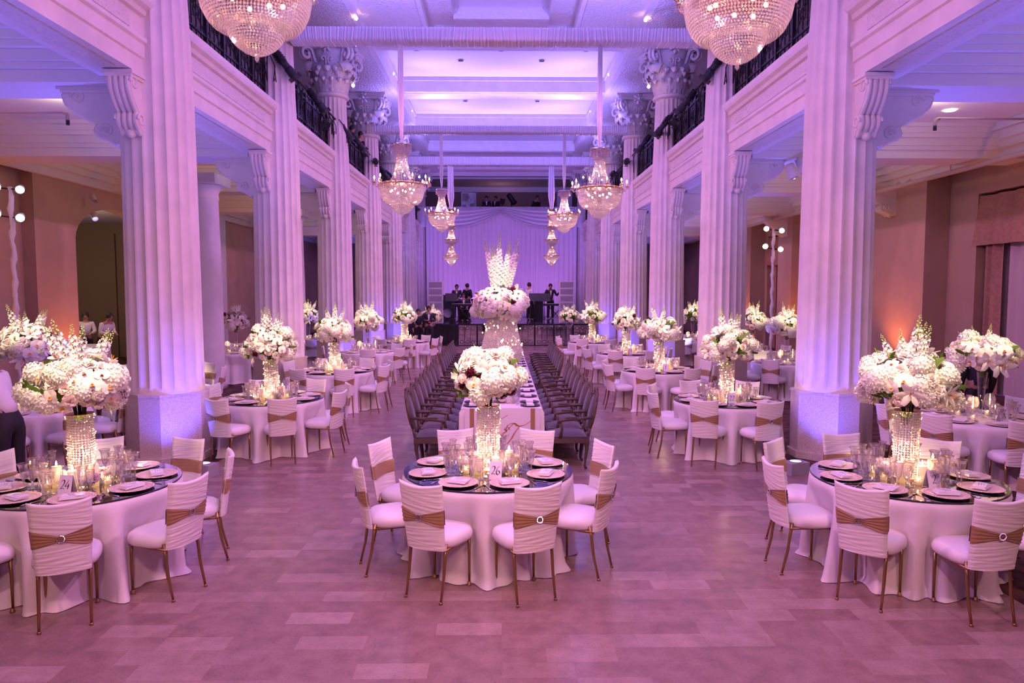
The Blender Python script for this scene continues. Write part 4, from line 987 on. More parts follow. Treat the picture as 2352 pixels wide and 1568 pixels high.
def oak_chair():
    m = {}; b = MB()
    b.grid(lambda u, v: ((-1 + 2 * u) * (.26 - .03 * v), -.24 + .48 * v, .43 + .06 * (1 - (2 * u - 1) ** 4) * (1 - (2 * v - 1) ** 4)), 10, 10)
    b.box(-.25, .25, -.24, .24, .40, .44); m['seat'] = b.mesh('seat_cushion', 'grey_uph')
    b = MB()
    for s in (-1, 1): b.box(s * .255 - .02, s * .255 + .02, -.25, .25, .355, .42)
    for s in (-1, 1): b.box(-.26, .26, s * .245 - .02, s * .245 + .02, .345, .42)
    m['rail'] = b.mesh('seat_rail', 'darkwood')
    def bp(a, k): x = .225 * k * math.cos(a); z = .735 + .255 * k * math.sin(a); return x, z
    def by(z): return -.265 - (z - .45) * .22
    b = MB(); n = 28; vs = [(0, by(.735) + .035, .735), (0, by(.735) - .02, .735)]
    for sg, o in ((1, .03), (-1, .015)):
        for k in range(n): x, z = bp(2 * PI * k / n, .93); vs.append((x, by(z) + sg * o * .6, z))
    b.add(vs, [(0, 2 + k, 2 + (k + 1) % n) for k in range(n)] + [(1, 2 + n + (k + 1) % n, 2 + n + k) for k in range(n)] + [(2 + k, 2 + n + k, 2 + n + (k + 1) % n, 2 + (k + 1) % n) for k in range(n)], 0, True)
    m['pad'] = b.mesh('back_pad', 'grey_uph')
    b = MB(); b.tube([(bp(2 * PI * k / 32, 1)[0], by(bp(2 * PI * k / 32, 1)[1]), bp(2 * PI * k / 32, 1)[1]) for k in range(33)], .026, 8, cap=False)
    for s in (-1, 1): b.tube([(s * .15, by(.55), .55), (s * .19, -.25, .40)], .022, 6)
    m['bframe'] = b.mesh('back_frame', 'darkwood')
    b = MB(); z0 = .99; y0 = by(.99)
    b.ball((0, y0, z0 + .035), .035, 8)
    for s in (-1, 1):
        b.tube([(0, y0, z0 + .06), (s * .05, y0, z0 + .055), (s * .10, y0, z0 + .02), (s * .15, y0, z0 - .03), (s * .20, y0 + .02, z0 - .09)], [.02, .026, .022, .016, .01], 6)
        b.tube([(s * (.06 + .03 * math.cos(k * .8)) * (1), y0 - .01, z0 + .05 + .03 * math.sin(k * .8) * (1 - k / 10)) for k in range(8)], .011, 5)
    m['crest'] = b.mesh('carved_crest', 'darkwood')
    b = MB(); b.tube([(.235, by(.70) + .01, .69), (.285, -.12, .685), (.30, .05, .675), (.29, .13, .66), (.275, .15, .64)], [.018, .022, .024, .026, .02], 6); b.tube([(.275, .13, .65), (.285, .10, .55), (.262, .12, .42)], [.02, .018, .022], 6)
    b.obox((.292, -.02, .70), (.045, .16, .02)); m['arm'] = b.mesh('arm', 'darkwood')
    b = MB(); b.tube([(0, 0, .40), (0, .02, .33), (0, .022, .26), (0, .0, .12), (0, -.005, .04), (0, .012, .0)], [.030, .033, .024, .016, .015, .02], 8); m['leg'] = b.mesh('cabriole_leg', 'darkwood')
    return m
OC = oak_chair()
OCP = [9.68 + .575 * k for k in range(8)] + [15.2 + .54 * k for k in range(8)]
for s in (-1, 1):
    for i, y in enumerate(OCP):
        od = ['first', 'second', 'third', 'fourth', 'fifth', 'sixth', 'seventh', 'eighth', 'ninth', 'tenth', 'eleventh', 'twelfth', 'thirteenth', 'fourteenth', 'fifteenth', 'last'][i]
        t = thing('carved_armchair', f'carved oak armchair with grey seat, {od} along the {SD[s]} of long table', 'chair', (s * .90, y, 0), R(90) * s, 'carved armchairs at the long table')
        ob('seat', OC['seat'], t); ob('seat_rail', OC['rail'], t); ob('back_pad', OC['pad'], t); ob('back_frame', OC['bframe'], t); ob('crest', OC['crest'], t)
        ob('arm', OC['arm'], t); ob('arm', OC['arm'], t, sc=(-1, 1, 1))
        for sx in (-1, 1):
            for sy in (-1, 1): ob('leg', OC['leg'], t, (sx * .23, sy * .215, 0), (0, 0, 0 if sy > 0 else PI))
b = MB(); b.lathe([(0, 0), (.10, .002), (.14, .012), (.14, .016), (0, .010)], 24, caps=False); DP = b.mesh('dark_plate', 'mirror_edge')
for s in (-1, 1):
    for i, y in enumerate(OCP):
        if y < HY0 + .15: y = HY0 + .2
        solo('dark_plate', DP, f'dark dinner plate at a setting on {SD[s]} edge of long table', 'plate', (s * .40, y, .771), group=f'{SD[s]} plates on long table')
        solo('folded_napkin', TW['napkin'], f'folded white napkin on dark plate, {SD[s]} edge of long table', 'napkin', (s * .40, y, .784), (0, 0, PI / 2), f'{SD[s]} napkins on long table')
        for dx, dy in ((.20, .08), (.22, .18), (.14, .2)): far_goblet(s * dx * 1.0 + s * .02, y + dy, .771, .20)
# central tower of flowers on the long table
t = thing('crystal_pedestal', 'tall crystal beaded pedestal standing midway along the long table', 'pedestal', (-.0, 14.0, .77))
b = MB(); b.lathe([(.16, 0), (.16, .03), (.09, .06), (.08, .9), (.22, 1.0), (.26, 1.04)], 20, caps=False); ob('glass_stand', b.mesh('glass_stand', 'vaseglass'), t)
b = MB(); beads(b, [(.27, 1.06), (.31, .8), (.37, .55), (.42, .38), (.36, .26), (.28, .16)], .036, .018, jit=.008, h=1.5); ob('crystal_drops', b.mesh('crystal_drops', 'crystal'), t)
b = MB(); rnd = random.Random(3)
for k in range(40):
    a = rnd.uniform(0, 6.3); z = rnd.uniform(.2, 1.0); r = .30 + .12 * (1 - abs(z - .4)); b.octa((r * math.cos(a), r * math.sin(a), z), .013)
ob('fairy_lights', b.mesh('fairy_lights', 'bulb'), t)
bouquet(-.02, 14.0, 2.10, .50, .33, 77, 96, 'towering white flower arrangement on the crystal pedestal of the long table', 11, 'long table flowers', 1.35, 'tall_spike', .95, .36, low=-.75)
for x, y, W in ((0, 14, 2200),):
    pinspot(x, y, 2.45, W * 1.3, (-1.5, 9.5, 7.4)); pinspot(x, y, 2.2, W * 1.3, (1.5, 9.5, 7.4))
lamp('POINT', 'pedestal_fill', (0, 14, 1.4), (1, .6, .5), 12, rad=.03)  # unseen point light added inside the pedestal to brighten the crystal drops
for i, y in enumerate((10.3, 11.5, 12.6, 15.6, 16.9, 18.2)):
    bouquet(0, y, .86, .19, .11, 60 + i, 16, f'low white bouquet on the long table, {["first", "second", "third", "fourth", "fifth", "last"][i]} along its length', 0, 'low bouquets on the long table', .9)
solo('distant_goblets', far_glass.mesh('distant_goblets', 'glass'), 'massed small crystal glasses on the long table and distant round tables', 'glass', kind='stuff')

# ================================================================ UPLIGHT BOXES, POLES, PIPES, CURTAINS
b = MB(); b.box(-.14, .14, -.10, .10, .0, .16); b.lathe([(.075, .16), (.085, .165), (.075, .17)], 16, 0, caps=False); UB = b.mesh('housing', 'box')
b = MB(); b.lathe([(0, .163), (.072, .163)], 16, 0, False, caps=False); UL = b.mesh('lens', 'led')
for s in (-1, 1):
    for i, y in enumerate(COLY):
        x, yy, z = uplight_pos(s, y)
        t = thing('uplight', f'grey floor uplight box with blue lens before {ORD[i]} {SD[s]} column', 'uplight', (x, yy, 0), .3 * s, 'column uplights'); ob('housing', UB, t); ob('lens', UL, t)
def lamp_pole(x, y, ztop, label):
    t = thing('lamp_pole', label, 'lamp pole', (x, y, 0)); rnd = random.Random(1)
    b = MB(); b.lathe([(.28, 0), (.28, .02), (.05, .05)], 20); ob('base', b.mesh('base', 'black'), t)
    b = MB(); N = 50; b.tube([(.012 * math.sin(k * 1.1), .012 * math.cos(k * .9), .04 + (ztop - .04) * k / N) for k in range(N + 1)], [.045 + .018 * math.sin(k * 1.7) * math.sin(k * .6) for k in range(N + 1)], 10); ob('wrapped_pole', b.mesh('wrapped_pole', 'linen'), t)
    b = MB(); b.tube([(-.22, 0, ztop - .02), (.22, 0, ztop - .06)], .015, 6); b.tube([(-.22, 0, ztop - .55), (.22, 0, ztop - .60)], .015, 6); ob('crossbar', b.mesh('crossbar', 'black'), t)
    bh = MB(); bh.lathe([(.03, .12), (.06, .10), (.075, 0), (.075, -.05)], 12, caps=False); hm = bh.mesh('lamp_head', 'white')
    bl = MB(); bl.lathe([(0, -.03), (.07, -.03)], 12, 0, False, caps=False); bm_ = bl.mesh('lamp_face', 'bulb_white')
    for dx, z in ((-.22, ztop), (.22, ztop - .05), (-.24, ztop - .5), (.20, ztop - .58)):
        e = Vector((-.5 if x > 0 else .45, -1, -.45)).to_track_quat('-Z', 'Y').to_euler(); h = ob('lamp_head', hm, t, (dx, -.05, z), e); ob('lamp_face', bm_, h)
lamp_pole(-9.36, 14.0, 4.35, 'white wrapped lamp pole with four lit heads in the arch-side aisle')
lamp_pole(7.78, 20.6, 4.15, 'white wrapped lamp pole with four lit heads in the window-side aisle')
b = MB(); b.tube([(9.95, 3, 5.0), (9.95, 22, 4.98), (9.95, 38, 4.95)], .055, 10)
for y in (12, 16, 21, 26): b.tube([(9.95, y, 5.0), (9.95, y, 5.75)], .012, 5)
for y in (17.5, 23.0): b.tube([(9.95, y + .1 * k, 5.0 + .07 * math.sin(k * 1.3)) for k in range(14)], .03, 6)
solo('ceiling_pipe', b.mesh('ceiling_pipe', 'pipe'), 'painted pipe hung under the aisle ceiling on the window side', 'pipe')
def sprinkler(x0, x1, y, z, label):
    b = MB(); b.tube([(x0, y, z), (x1, y, z)], .022, 7); s = 1 if x1 > x0 else -1
    b.tube([(x1, y, z), (x1 + s * .06, y, z - .02), (x1 + s * .07, y, z - .12)], .03, 7); b.lathe([(.03, -.2), (.03, -.12)], 8, 1, c=(x1 + s * .07, y, z)); b.tube([(x0 + (x1 - x0) * .1, y, z), (x0 + (x1 - x0) * .1, y, 5.75)], .012, 5)
    solo('sprinkler_pipe', b.mesh('sprinkler_pipe', 'pipe', 'black'), label, 'pipe')
sprinkler(-9.2, -7.35, 12.4, 5.35, 'thin sprinkler pipe ending in a head under the arch-side aisle ceiling')
sprinkler(9.4, 7.6, 12.6, 5.35, 'thin sprinkler pipe ending in a head under the window-side aisle ceiling')
# track heads and a glowing bulb by the second window-side column
t = thing('track_heads', 'pair of white can spotlights on bracket of second window-side column', 'spotlight', (6.1, 15.0, 4.95))
b = MB(); b.lathe([(.02, .16), (.10, .14), (.10, -.16)], 14, 0, caps=False); hm = b.mesh('can_head', 'white')
for k in range(2):
    ob('can_head', hm, t, (.22 * k - .1, 0, .12 * k - .1), Vector((.35, -.2, -1)).to_track_quat('-Z', 'Y').to_euler())
b = MB(); b.tube([(-.2, 0, .1), (.25, 0, .3)], .015, 5); ob('bar', b.mesh('bar', 'white'), t)
t = thing('ceiling_spot_lamp', 'glowing white spot lamp under the window-side aisle ceiling', 'spotlight', (6.65, 16.5, 5.0))
b = MB(); b.tube([(0, 0, .75), (0, 0, .1)], .015, 5); b.lathe([(.05, .1), (.075, 0), (.075, -.04)], 12, caps=False); ob('lamp_head', b.mesh('lamp_head', 'white'), t); b = MB(); b.ball((0, -.02, -.03), .06, 8); ob('lamp_face', b.mesh('lamp_face', 'bulb_white'), t)
t = thing('wall_spots', 'two small white spotlights by the arched doorway', 'spotlight', (-10.6, 18.9, 4.75))
for k in range(2): h = ob('lamp_head', hm, t, (.05, .05, -.45 * k), Vector((.5, -.5, -.7)).to_track_quat('-Z', 'Y').to_euler(), .7)
ob('lamp_face', UL, t, (.10, 0, -.52), Vector((.5, -.5, -.7)).to_track_quat('-Z', 'Y').to_euler(), .8)
# windows with damask valances, side curtains and sheers
def pleat(y0, y1, x, z0, z1, amp, fr, flare=0, seed=0):
    b = MB()
    def f(u, v):
        y = y0 + (y1 - y0) * u; z = z0 + (z1 - z0) * v
        return (x - amp * (1 + math.sin(u * (y1 - y0) * fr + seed + .8 * math.sin(u * 9))) - flare * (1 - v), y + (u - .5) * .12 * (1 - v) * (flare > 0), z)
    b.grid(f, max(12, int((y1 - y0) * fr * 2.2)), 8); return b
for i, (a, c) in enumerate(WIN):
    od = ORD[i]
    t = thing('window_curtain', f'damask valance and side curtains with sheer panel in the {od} window', 'curtain', (0, 0, 0), group='window curtains')
    ob('sheer_panel', pleat(a + .05, c - .05, XR + .30, .02, 4.4, .05, 16).mesh('sheer_panel', 'sheer'), t)
    ob('side_curtain', pleat(c - .8, c - .08, XR + .18, .02, 4.4, .05, 22, 0, 1).mesh('side_curtain', 'curtain'), t)
    ob('side_curtain', pleat(a + .08, a + .8, XR + .18, .02, 4.4, .05, 22, 0, 2).mesh('side_curtain', 'curtain'), t)
    ob('valance', pleat(a + .04, c - .04, XR + .10, 3.42, 4.56, .04, 9, .12, 3).mesh('valance', 'curtain'), t)
for y in (19.3, 26.6, 30.95):
    solo('wall_console', CON2, f'scrolled console bracket at top of pilaster, {ORD[[19.3, 26.6, 30.95].index(y)]} on the window wall', 'bracket', (10.45, y, 5.1), (0, 0, PI), group='wall console brackets')

# ================================================================ STAGE, DRAPE, BAND
b = MB(); b.box(-4.15, 4.15, 31.6, 41.05, 0, .93); solo('stage', b.mesh('stage', 'mirror_edge'), 'low black stage across the end of the hall', 'stage', kind='thing')
b = MB(); N = 260
b.grid(lambda u, v: (-4.28 + 8.56 * u, 41.15 - .05 * (1 + math.sin(u * 230 + 1.5 * math.sin(u * 31))) * (1 - .5 * v), .93 + 6.2 * v), N * 2, 6)
solo('stage_drape', b.mesh('stage_drape', 'drape'), 'white pleated drape hanging behind the band', 'drape')
for s in (-1, 1):
    b = MB()
    def sw(u, v):
        x = s * (4.2 * u) + s * -.12; top = 7.12 - .10 * math.sin(PI * u); lo = 6.88 - .9 * math.sin(PI * min(1, u * .78)) ** 1.0 - .05
        z = lo + (top - lo) * v; return (x, 41.0 - .05 * math.sin(v * 30 + 2 * u) - .08 * (1 - v), z)
    b.grid(sw, 40, 44); solo('swag', b.mesh('swag', 'drape'), f'gathered white swag across the {SD[s]} half of the drape top', 'drape', group='drape swags')
def rail_panel(dense):
    b = MB(); W_, H_ = .80, .92
    for x in (-W_ / 2, W_ / 2): b.box(x - .018, x + .018, -.02, .02, 0, H_)
    for z in (.03, H_ - .02): b.box(-W_ / 2, W_ / 2, -.015, .015, z - .015, z + .015)
    for z in (.17, .77):
        for x in (-.24, 0, .24): b.tube([(x + .075 * math.cos(k * PI / 7), 0, z + .075 * math.sin(k * PI / 7)) for k in range(15)], .010, 4)
    for x in (-.12, .12) if not dense else (-.3, -.2, -.1, 0, .1, .2, .3): b.box(x - .008, x + .008, -.008, .008, .03, H_)
    if dense:
        for k in range(4):
            for sg in (-1, 1): b.tube([(-.4 + .2 * k, 0, .05), (-.2 + .2 * k if sg > 0 else -.4 + .2 * k - .0, 0, .5), (-.4 + .2 * k + .1 * sg, 0, .9)], .009, 4)
    fr = b.mesh('iron_frame', 'iron'); b = MB(); b.box(-W_ / 2 + .02, W_ / 2 - .02, .03, .05, .03, H_ - .03); return fr, b.mesh('backing_panel', 'mirror' if not dense else 'black')
RP = rail_panel(False), rail_panel(True)
for k in range(8):
    fr, bk = RP[1 if k == 0 else 0]
    t = thing('railing_panel', f'iron railing panel before the stage, {["first", "second", "third", "fourth", "fifth", "sixth", "seventh", "last"][k]} counted from the tuxedoed man', 'railing', (-2.30 + .83 * k, 31.0, 0), group='stage railing panels'); ob('iron_frame', fr, t); ob('backing_panel', bk, t)
for s, x in ((-1, -3.0), (1, 2.97)):
    t = thing('speaker_stack', f'pale stacked speaker column on the {SD[s]} of the stage', 'speaker', (x, 33.0, .93), group='speaker stacks')
    for k in range(6):
        b = MB(); b.box(-.32, .32, -.22, .25, .315 * k, .315 * k + .30); b.box(-.29, .29, -.23, -.21, .315 * k + .03, .315 * k + .27, 1); ob('cabinet', b.mesh('speaker_cabinet', 'white', 'grille'), t)
def keyboard(x, y, label):
    t = thing('keyboard', label, 'keyboard', (x, y, .93)); b = MB(); b.box(-.6, .6, -.16, .16, .74, .84); ob('case', b.mesh('case', 'black'), t)
    b = MB(); b.box(-.56, .56, .0, .13, .84, .85); ob('keys', b.mesh('keys', 'card'), t)
    b = MB(); b.tube([(-.35, 0, 0), (.35, 0, .74)], .02, 5); b.tube([(.35, 0, 0), (-.35, 0, .74)], .02, 5); ob('stand', b.mesh('stand', 'iron'), t)
keyboard(-1.75, 33.6, 'electric keyboard on crossed stand before the seated pianist'); keyboard(2.55, 34.0, 'electric keyboard on crossed stand before the guitarist')
def music_stand(x, y, label):
    t = thing('music_stand', label, 'music stand', (x, y, .93)); b = MB(); b.tube([(0, 0, 0), (0, 0, 1.1)], .02, 5)
    for k in range(3): b.tube([(0, 0, .2), (.25 * math.cos(k * 2.1), .25 * math.sin(k * 2.1), 0)], .012, 4)
    ob('pole', b.mesh('pole', 'black'), t); b = MB(); b.obox((0, -.05, 1.15), (.55, .03, .38), (R(-20), 0, 0)); ob('desk', b.mesh('desk', 'black'), t)
music_stand(1.55, 33.5, 'black music stand beside the white shirted musician'); music_stand(1.95, 32.8, 'black music stand nearer the hall than the guitarist'); music_stand(-2.3, 32.9, 'black music stand by the speaker column')
t = thing('amplifier_rack', 'black amplifier rack between speaker column and seated pianist', 'amplifier', (-2.55, 34.4, .93)); b = MB(); b.box(-.3, .3, -.25, .25, 0, 1.25); ob('case', b.mesh('case', 'black'), t); b = MB(); b.lathe([(.0, 0), (.2, 0), (.22, .02)], 18, caps=False); ob('speaker_cone', b.mesh('speaker_cone', 'grille'), t, (0, -.255, .4), (PI / 2, 0, 0))
t = thing('amplifier', 'pale amplifier box on black case near the guitarist', 'amplifier', (1.75, 35.6, .93)); b = MB(); b.box(-.3, .3, -.2, .2, 0, 1.0); ob('case', b.mesh('case', 'black'), t); b = MB(); b.box(-.26, .26, -.18, .18, 1.0, 1.28); ob('head', b.mesh('head', 'white'), t)
for s, x in ((-1, -2.95), (1, 2.85)):
    t = thing('flower_stand', f'clear pedestal under the {SD[s]} bouquet beside the stage railing', 'pedestal', (x, 30.2, 0), group='stage flower pedestals'); b = MB(); b.lathe([(.16, 0), (.16, .02), (.09, .06), (.09, .85), (.16, .95), (.18, 1.0)], 18, caps=False); ob('body', b.mesh('body', 'vaseglass'), t)
    bouquet(x, 30.2, 1.28, .42, .30, 90 + s, 44, f'white bouquet with loose green sprays by the {SD[s]} end of stage railing', 7, 'stage bouquets', 1.4, lean=.8, sl=1.1)
    pinspot(x, 30.2, 1.3, 2000, (x * .6, 26.5, 7.6))

# ================================================================ PEOPLE
def skinned(name, parent, V, Eg, Rd, mt, lvl=1):
    me = bpy.data.meshes.new(name); me.from_pydata(V, Eg, []); me.materials.append(M[mt])
    o = ob(name, me, parent); md = o.modifiers.new('Skin', 'SKIN'); md.use_smooth_shade = True
    if not me.skin_vertices: return o
    for i, r in enumerate(Rd): me.skin_vertices[0].data[i].radius = (r, r) if not isinstance(r, tuple) else r
    me.skin_vertices[0].data[0].use_root = True
    sb = o.modifiers.new('Subd', 'SUBSURF'); sb.levels = lvl; sb.render_levels = lvl
    return o
def person(label, loc, rz, top='suit', legs='suit', seated=False, arms='down', lean=0, h=1.0, hair='hair', turn=0, cuff=True, tie=True, low=True):
    t = thing('person', label, 'person', loc, rz); t.scale = (h, h, h)
    dz = -.42 if seated else 0; L = lambda z: -lean * max(0, z - .95)      # leans toward -y, the way the figure faces
    P = {'pel': (0, 0, .96 + dz), 'sp': (0, L(1.15) + .01, 1.16 + dz), 'ch': (0, L(1.35), 1.36 + dz), 'nk': (0, L(1.5) + .01, 1.49 + dz), 'jaw': (0, L(1.56) - .015, 1.575 + dz), 'hd': (0, L(1.66) - .01, 1.655 + dz), 'tp': (0, L(1.74), 1.735 + dz), 'ns': (0, L(1.63) - .115, 1.62 + dz)}
    Rr = {'pel': .135, 'sp': .125, 'ch': (.165, .115), 'nk': .052, 'jaw': .068, 'hd': .088, 'tp': .060, 'ns': .014}
    Eg = [('pel', 'sp'), ('sp', 'ch'), ('ch', 'nk'), ('nk', 'jaw'), ('jaw', 'hd'), ('hd', 'tp'), ('hd', 'ns')]
    for s, n in ((-1, 'l'), (1, 'r')):
        P[n + 'er'] = (s * .092, L(1.65), 1.64 + dz); Rr[n + 'er'] = .016; Eg.append(('hd', n + 'er'))
        sh = Vector((s * .185, L(1.42), 1.42 + dz))
        if arms == 'down': el, wr = Vector((s * .25, .02 + L(1.2), 1.14 + dz)), Vector((s * .24, -.06 + L(1.0), .90 + dz))
        elif arms == 'crossed': el, wr = Vector((s * .26, -.06, 1.17 + dz)), Vector((s * -.02, -.22, 1.15 + dz + s * .04))
        elif arms == 'front': el, wr = Vector((s * .25, -.08 + L(1.2), 1.17 + dz)), Vector((s * .15, -.34 + L(1.1), 1.12 + dz))
        elif arms == 'guitar': el, wr = (Vector((-.30, .02, 1.15 + dz)), Vector((-.08, -.20, 1.12 + dz))) if s < 0 else (Vector((.30, -.08, 1.18 + dz)), Vector((.40, -.26, 1.36 + dz)))
        elif arms == 'rail': el, wr = Vector((s * .27, -.10 + L(1.2), 1.16 + dz)), Vector((s * .17, -.30, 1.10 + dz))
        P[n + 'sh'] = tuple(sh); P[n + 'el'] = tuple(el); P[n + 'wr'] = tuple(wr); Rr[n + 'sh'] = .068; Rr[n + 'el'] = .043; Rr[n + 'wr'] = .028
        fd = (wr - el).normalized(); sd = fd.cross(Vector((0, 0, 1))); sd = sd.normalized() if sd.length > .1 else Vector((1, 0, 0))
        pm = wr + fd * .07; P[n + 'pm'] = tuple(pm); Rr[n + 'pm'] = (.032, .018); Eg += [('ch', n + 'sh'), (n + 'sh', n + 'el'), (n + 'el', n + 'wr'), (n + 'wr', n + 'pm')]
        for k, ln in enumerate((.068, .078, .072, .056)):
            a = pm + sd * (.024 - .016 * k) + fd * .015; c = a + fd * ln * .5; e = c + fd * ln * .4 - Vector((0, 0, .018))
            for nm, p in (('a', a), ('b', c), ('c', e)): P[f'{n}f{k}{nm}'] = tuple(p); Rr[f'{n}f{k}{nm}'] = .0085
            Eg += [(n + 'pm', f'{n}f{k}a'), (f'{n}f{k}a', f'{n}f{k}b'), (f'{n}f{k}b', f'{n}f{k}c')]
        th = wr + fd * .03 + sd * .045; P[n + 'th'] = tuple(th); Rr[n + 'th'] = .010; P[n + 'tt'] = tuple(th + fd * .035 + sd * .01); Rr[n + 'tt'] = .0085; Eg += [(n + 'wr', n + 'th'), (n + 'th', n + 'tt')]
        hp = Vector((s * .095, 0, .90 + dz)); kn = Vector((s * .11, -.43, .50)) if seated else Vector((s * .105, -.01, .50)); an = Vector((s * .11, -.40, .08)) if seated else Vector((s * .115, .02, .08))
        for nm, p, r in (('hp', hp, .098), ('kn', kn, .060), ('an', an, .040), ('to', an + Vector((s * .02, -.16, -.045)), .036)): P[n + nm] = tuple(p); Rr[n + nm] = r
        Eg += [('pel', n + 'hp'), (n + 'hp', n + 'kn'), (n + 'kn', n + 'an'), (n + 'an', n + 'to')]
    keys = list(P); ix = {k: i for i, k in enumerate(keys)}
    skinned('body', t, [P[k] for k in keys], [(ix[a], ix[b_]) for a, b_ in Eg], [Rr[k] for k in keys], 'skin')
    def sub(nm, ks, grow, mt, over={}):
        ks = list(ks); q = {k: i for i, k in enumerate(ks)}
        def g(k):
            r = over.get(k, Rr[k]); return tuple(x + grow for x in r) if isinstance(r, tuple) else r + grow
        skinned(nm, t, [P[k] for k in ks], [(q[a], q[b_]) for a, b_ in Eg if a in q and b_ in q], [g(k) for k in ks], mt)
    sub('jacket' if top == 'suit' else 'shirt', ['pel', 'sp', 'ch', 'lsh', 'lel', 'lwr', 'rsh', 'rel', 'rwr'], .016, top, {'pel': .152, 'lwr': .028, 'rwr': .028})
    if low: sub('trousers', ['pel', 'sp', 'lhp', 'lkn', 'lan', 'rhp', 'rkn', 'ran'], .016, legs, {'pel': .130, 'sp': .098, 'lan': .046, 'ran': .046})
    if low:
        for n in 'lr':
            b = MB(); a = Vector(P[n + 'an']); b.lathe([(0, 0), (.05, .0), (.052, .04), (.035, .085), (0, .09)], 10, c=(a.x, a.y - .05, a.z - .08)); o = ob('shoe', b.mesh('shoe', 'black'), t); 
    hd = Vector(P['hd'])
    b = MB(); b.lathe([(.0, .115), (.045, .108), (.082, .075), (.100, .03), (.101, -.02), (.088, -.06)], 14, rf=lambda k, z: .93 if 8 < k < 13 and z < .06 else 1, caps=False)
    o = ob('hair', b.mesh('hair', hair), t, hd + Vector((0, .014, .006)), (R(-16), 0, 0))
    b = MB()
    for s in (-1, 1): b.ball((s * .034, -.086, .0), .009, 6); b.obox((s * .034, -.092, .022), (.032, .006, .004))
    b.obox((0, -.084, -.075), (.04, .008, .005)); ob('face_features', b.mesh('face_features', 'hair'), t, hd)
    if top == 'suit' and tie:
        c = Vector(P['ch']); b = MB(); b.add([(c.x - .055, c.y - .128, c.z + .10), (c.x + .055, c.y - .128, c.z + .10), (c.x + .012, c.y - .146, c.z - .16), (c.x - .012, c.y - .146, c.z - .16), (c.x, c.y - .10, c.z + .12)], [(0, 3, 2, 1), (0, 1, 4)]); ob('shirt_front', b.mesh('shirt_front', 'shirt'), t)
        b = MB(); b.obox((c.x - .028, c.y - .138, c.z + .095), (.045, .02, .035), (0, .2, 0)); b.obox((c.x + .028, c.y - .138, c.z + .095), (.045, .02, .035), (0, -.2, 0)); ob('bow_tie', b.mesh('bow_tie', 'black'), t)
    return t
SZ = .93
person('waiter in white shirt and black trousers at the picture edge, seen from behind', (-5.46, 7.95, 0), -PI / 2 - .15, 'shirt', 'suit', lean=.5, h=1.0, arms='front')
person('dark dressed person standing behind the trumpet vase bouquet by the curtained window', (6.95, 10.35, 0), PI, 'suit', 'suit', tie=False, h=.95)
person('man in tuxedo and glasses with folded arms before the stage', (-2.95, 29.2, 0), 0.1, arms='crossed', h=1.0)
person('person in dark suit in the shadow beside the tuxedoed man', (-3.42, 29.6, 0), .2, tie=False, h=.93)
person('man in dark suit playing a guitar on the stage', (2.42, 35.6, SZ), 0.1, arms='guitar', h=1.02)
person('musician in white shirt turned away beside the tall flowers', (1.35, 35.0, SZ), 2.2, 'shirt', 'suit', h=1.05)
person('man in black jacket standing with his back turned on the stage', (-1.72, 36.2, SZ), 2.6, tie=False, h=1.03)
person('bow tied musician standing behind the seated pianist', (-2.22, 35.8, SZ), 0, h=1.0, arms='front')
person('bow tied pianist seated at the electric keyboard', (-1.82, 34.3, SZ), .2, seated=True, arms='front')
b = MB(); b.box(-.25, .25, -.2, .2, 0, .46); solo('piano_bench', b.mesh('piano_bench', 'black'), 'black bench under the seated pianist', 'bench', (-1.82, 34.42, SZ))
t = thing('electric_guitar', 'red brown guitar held by the man in dark suit', 'guitar', (2.42, 35.6, SZ), .1)
b = MB(); b.tube([(-.22, -.24, 1.05), (-.08, -.25, 1.12), (.02, -.26, 1.17), (.08, -.26, 1.2)], [.10, .17, .11, .03], 12, flat=.25); ob('guitar_body', b.mesh('guitar_body', 'red'), t); b = MB(); b.tube([(.02, -.28, 1.17), (.46, -.30, 1.40), (.56, -.30, 1.45)], [.022, .018, .03], 6, flat=.5); ob('neck', b.mesh('neck', 'darkwood'), t)
GZ = 6.2
for x, y, rz, ln, l in ((-1.95, 44.2, 0, 0, 'person behind the framed pane on the back gallery'), (-.88, 43.0, 0, .1, 'man in dark suit on the back gallery beside the framed pane'), (-.30, 43.0, -.6, .1, 'man in dark suit on the back gallery facing a music stand'), (1.95, 43.0, .5, .55, 'man in dark suit bending over the back gallery rail')):
    person(l, (x, y, GZ), rz, lean=ln, low=False, tie=(ln < .3 and x > -1.5))
t = thing('framed_pane', 'white framed pane standing on the back gallery', 'pane', (-1.95, 43.2, GZ), .25); b = MB()
for x in (-.42, .42): b.box(x - .03, x + .03, -.02, .02, 0, 2.0)
for z in (.03, 1.97): b.box(-.42, .42, -.02, .02, z - .03, z + .03)
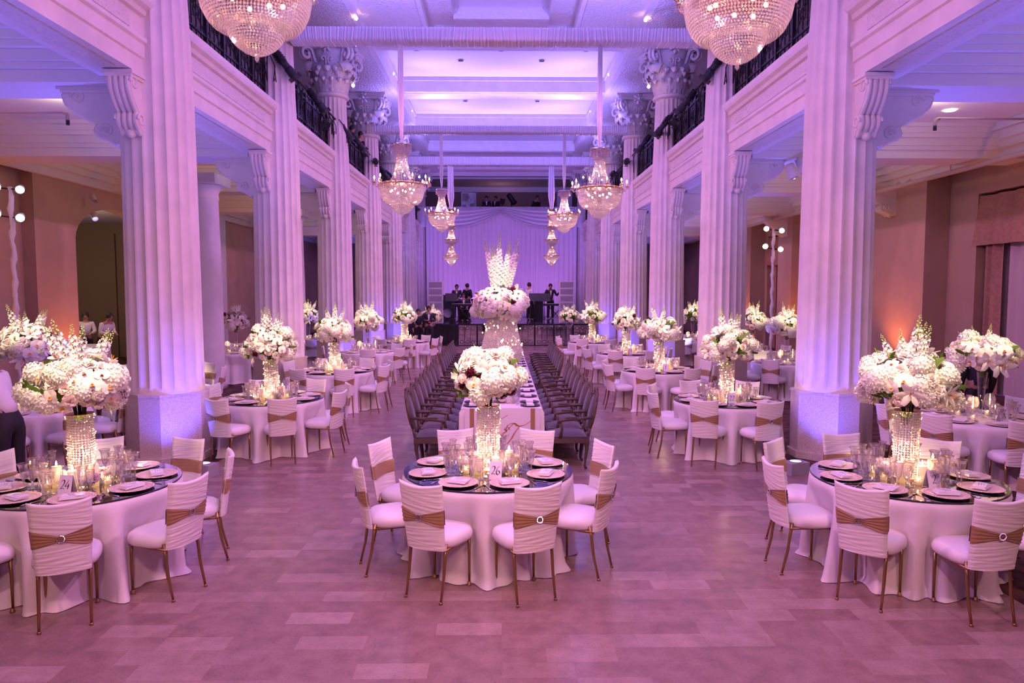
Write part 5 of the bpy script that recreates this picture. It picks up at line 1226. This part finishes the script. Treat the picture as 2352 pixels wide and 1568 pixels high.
ob('frame', b.mesh('frame', 'white'), t); b = MB(); b.box(-.40, .40, -.004, .004, .06, 1.94); ob('pane', b.mesh('pane', 'acrylic'), t)
t = thing('follow_spot', 'large black follow spot on a stand on the back gallery', 'spotlight', (.58, 43.0, GZ)); b = MB(); b.lathe([(.05, .36), (.15, .32), (.16, -.30), (.19, -.36)], 14); ob('housing', b.mesh('housing', 'black'), t, (0, 0, 1.62), (R(35), R(-38), 0)); b = MB(); b.tube([(0, 0, 0), (0, 0, 1.4)], .03, 6); ob('stand', b.mesh('stand', 'black'), t)
t = thing('gallery_music_stand', 'dark music stand between two people on the back gallery', 'music stand', (.05, 43.0, GZ)); b = MB(); b.tube([(0, 0, 0), (0, 0, 1.3)], .02, 5); ob('pole', b.mesh('pole', 'black'), t); b = MB(); b.obox((0, 0, 1.45), (.3, .03, .35), (R(-20), R(15), 0)); ob('desk', b.mesh('desk', 'black'), t)
b = MB(); b.box(-.45, .45, -.02, .02, 0, 2.0); solo('gallery_screen', b.mesh('gallery_screen', 'pale'), 'pale upright screen at the window end of the back gallery', 'screen', (3.75, 43.2, GZ))
person('man in dark suit at arch-side gallery rail beside a woman', (-5.12, 24.9, GZ), 1.3, arms='rail', lean=.1, low=False)
person('woman in plum dress leaning on the arch-side gallery rail', (-5.02, 25.45, GZ), 1.2, 'dark', 'dark', arms='rail', lean=.25, low=False, h=.95)
person('person with dark hair on the arch-side gallery behind third capital', (-5.9, 19.6, GZ), 1.2, low=False, tie=False)
# side room: table under blue light and two seated people in white
solo('side_room_cloth', CLOTH[1], 'white cloth on the blue lit table in the side room', 'tablecloth', (-12.15, 20.6, 0), sc=(1.15, 1.15, 1.05))
lamp('SPOT', 'side_room_blue', (-11.4, 19.2, .3), BLUE, 60, (-12.1, 20.5, .6), .05, 100, .9)
person('man in white shirt standing behind the blue lit table in the side room', (-12.75, 22.2, 0), .5, 'shirt', 'suit', arms='front', h=.97)
person('person in white shirt bent over the blue lit table in the side room', (-12.1, 21.9, 0), 1.2, 'shirt', 'suit', arms='front', lean=.5, h=.97)
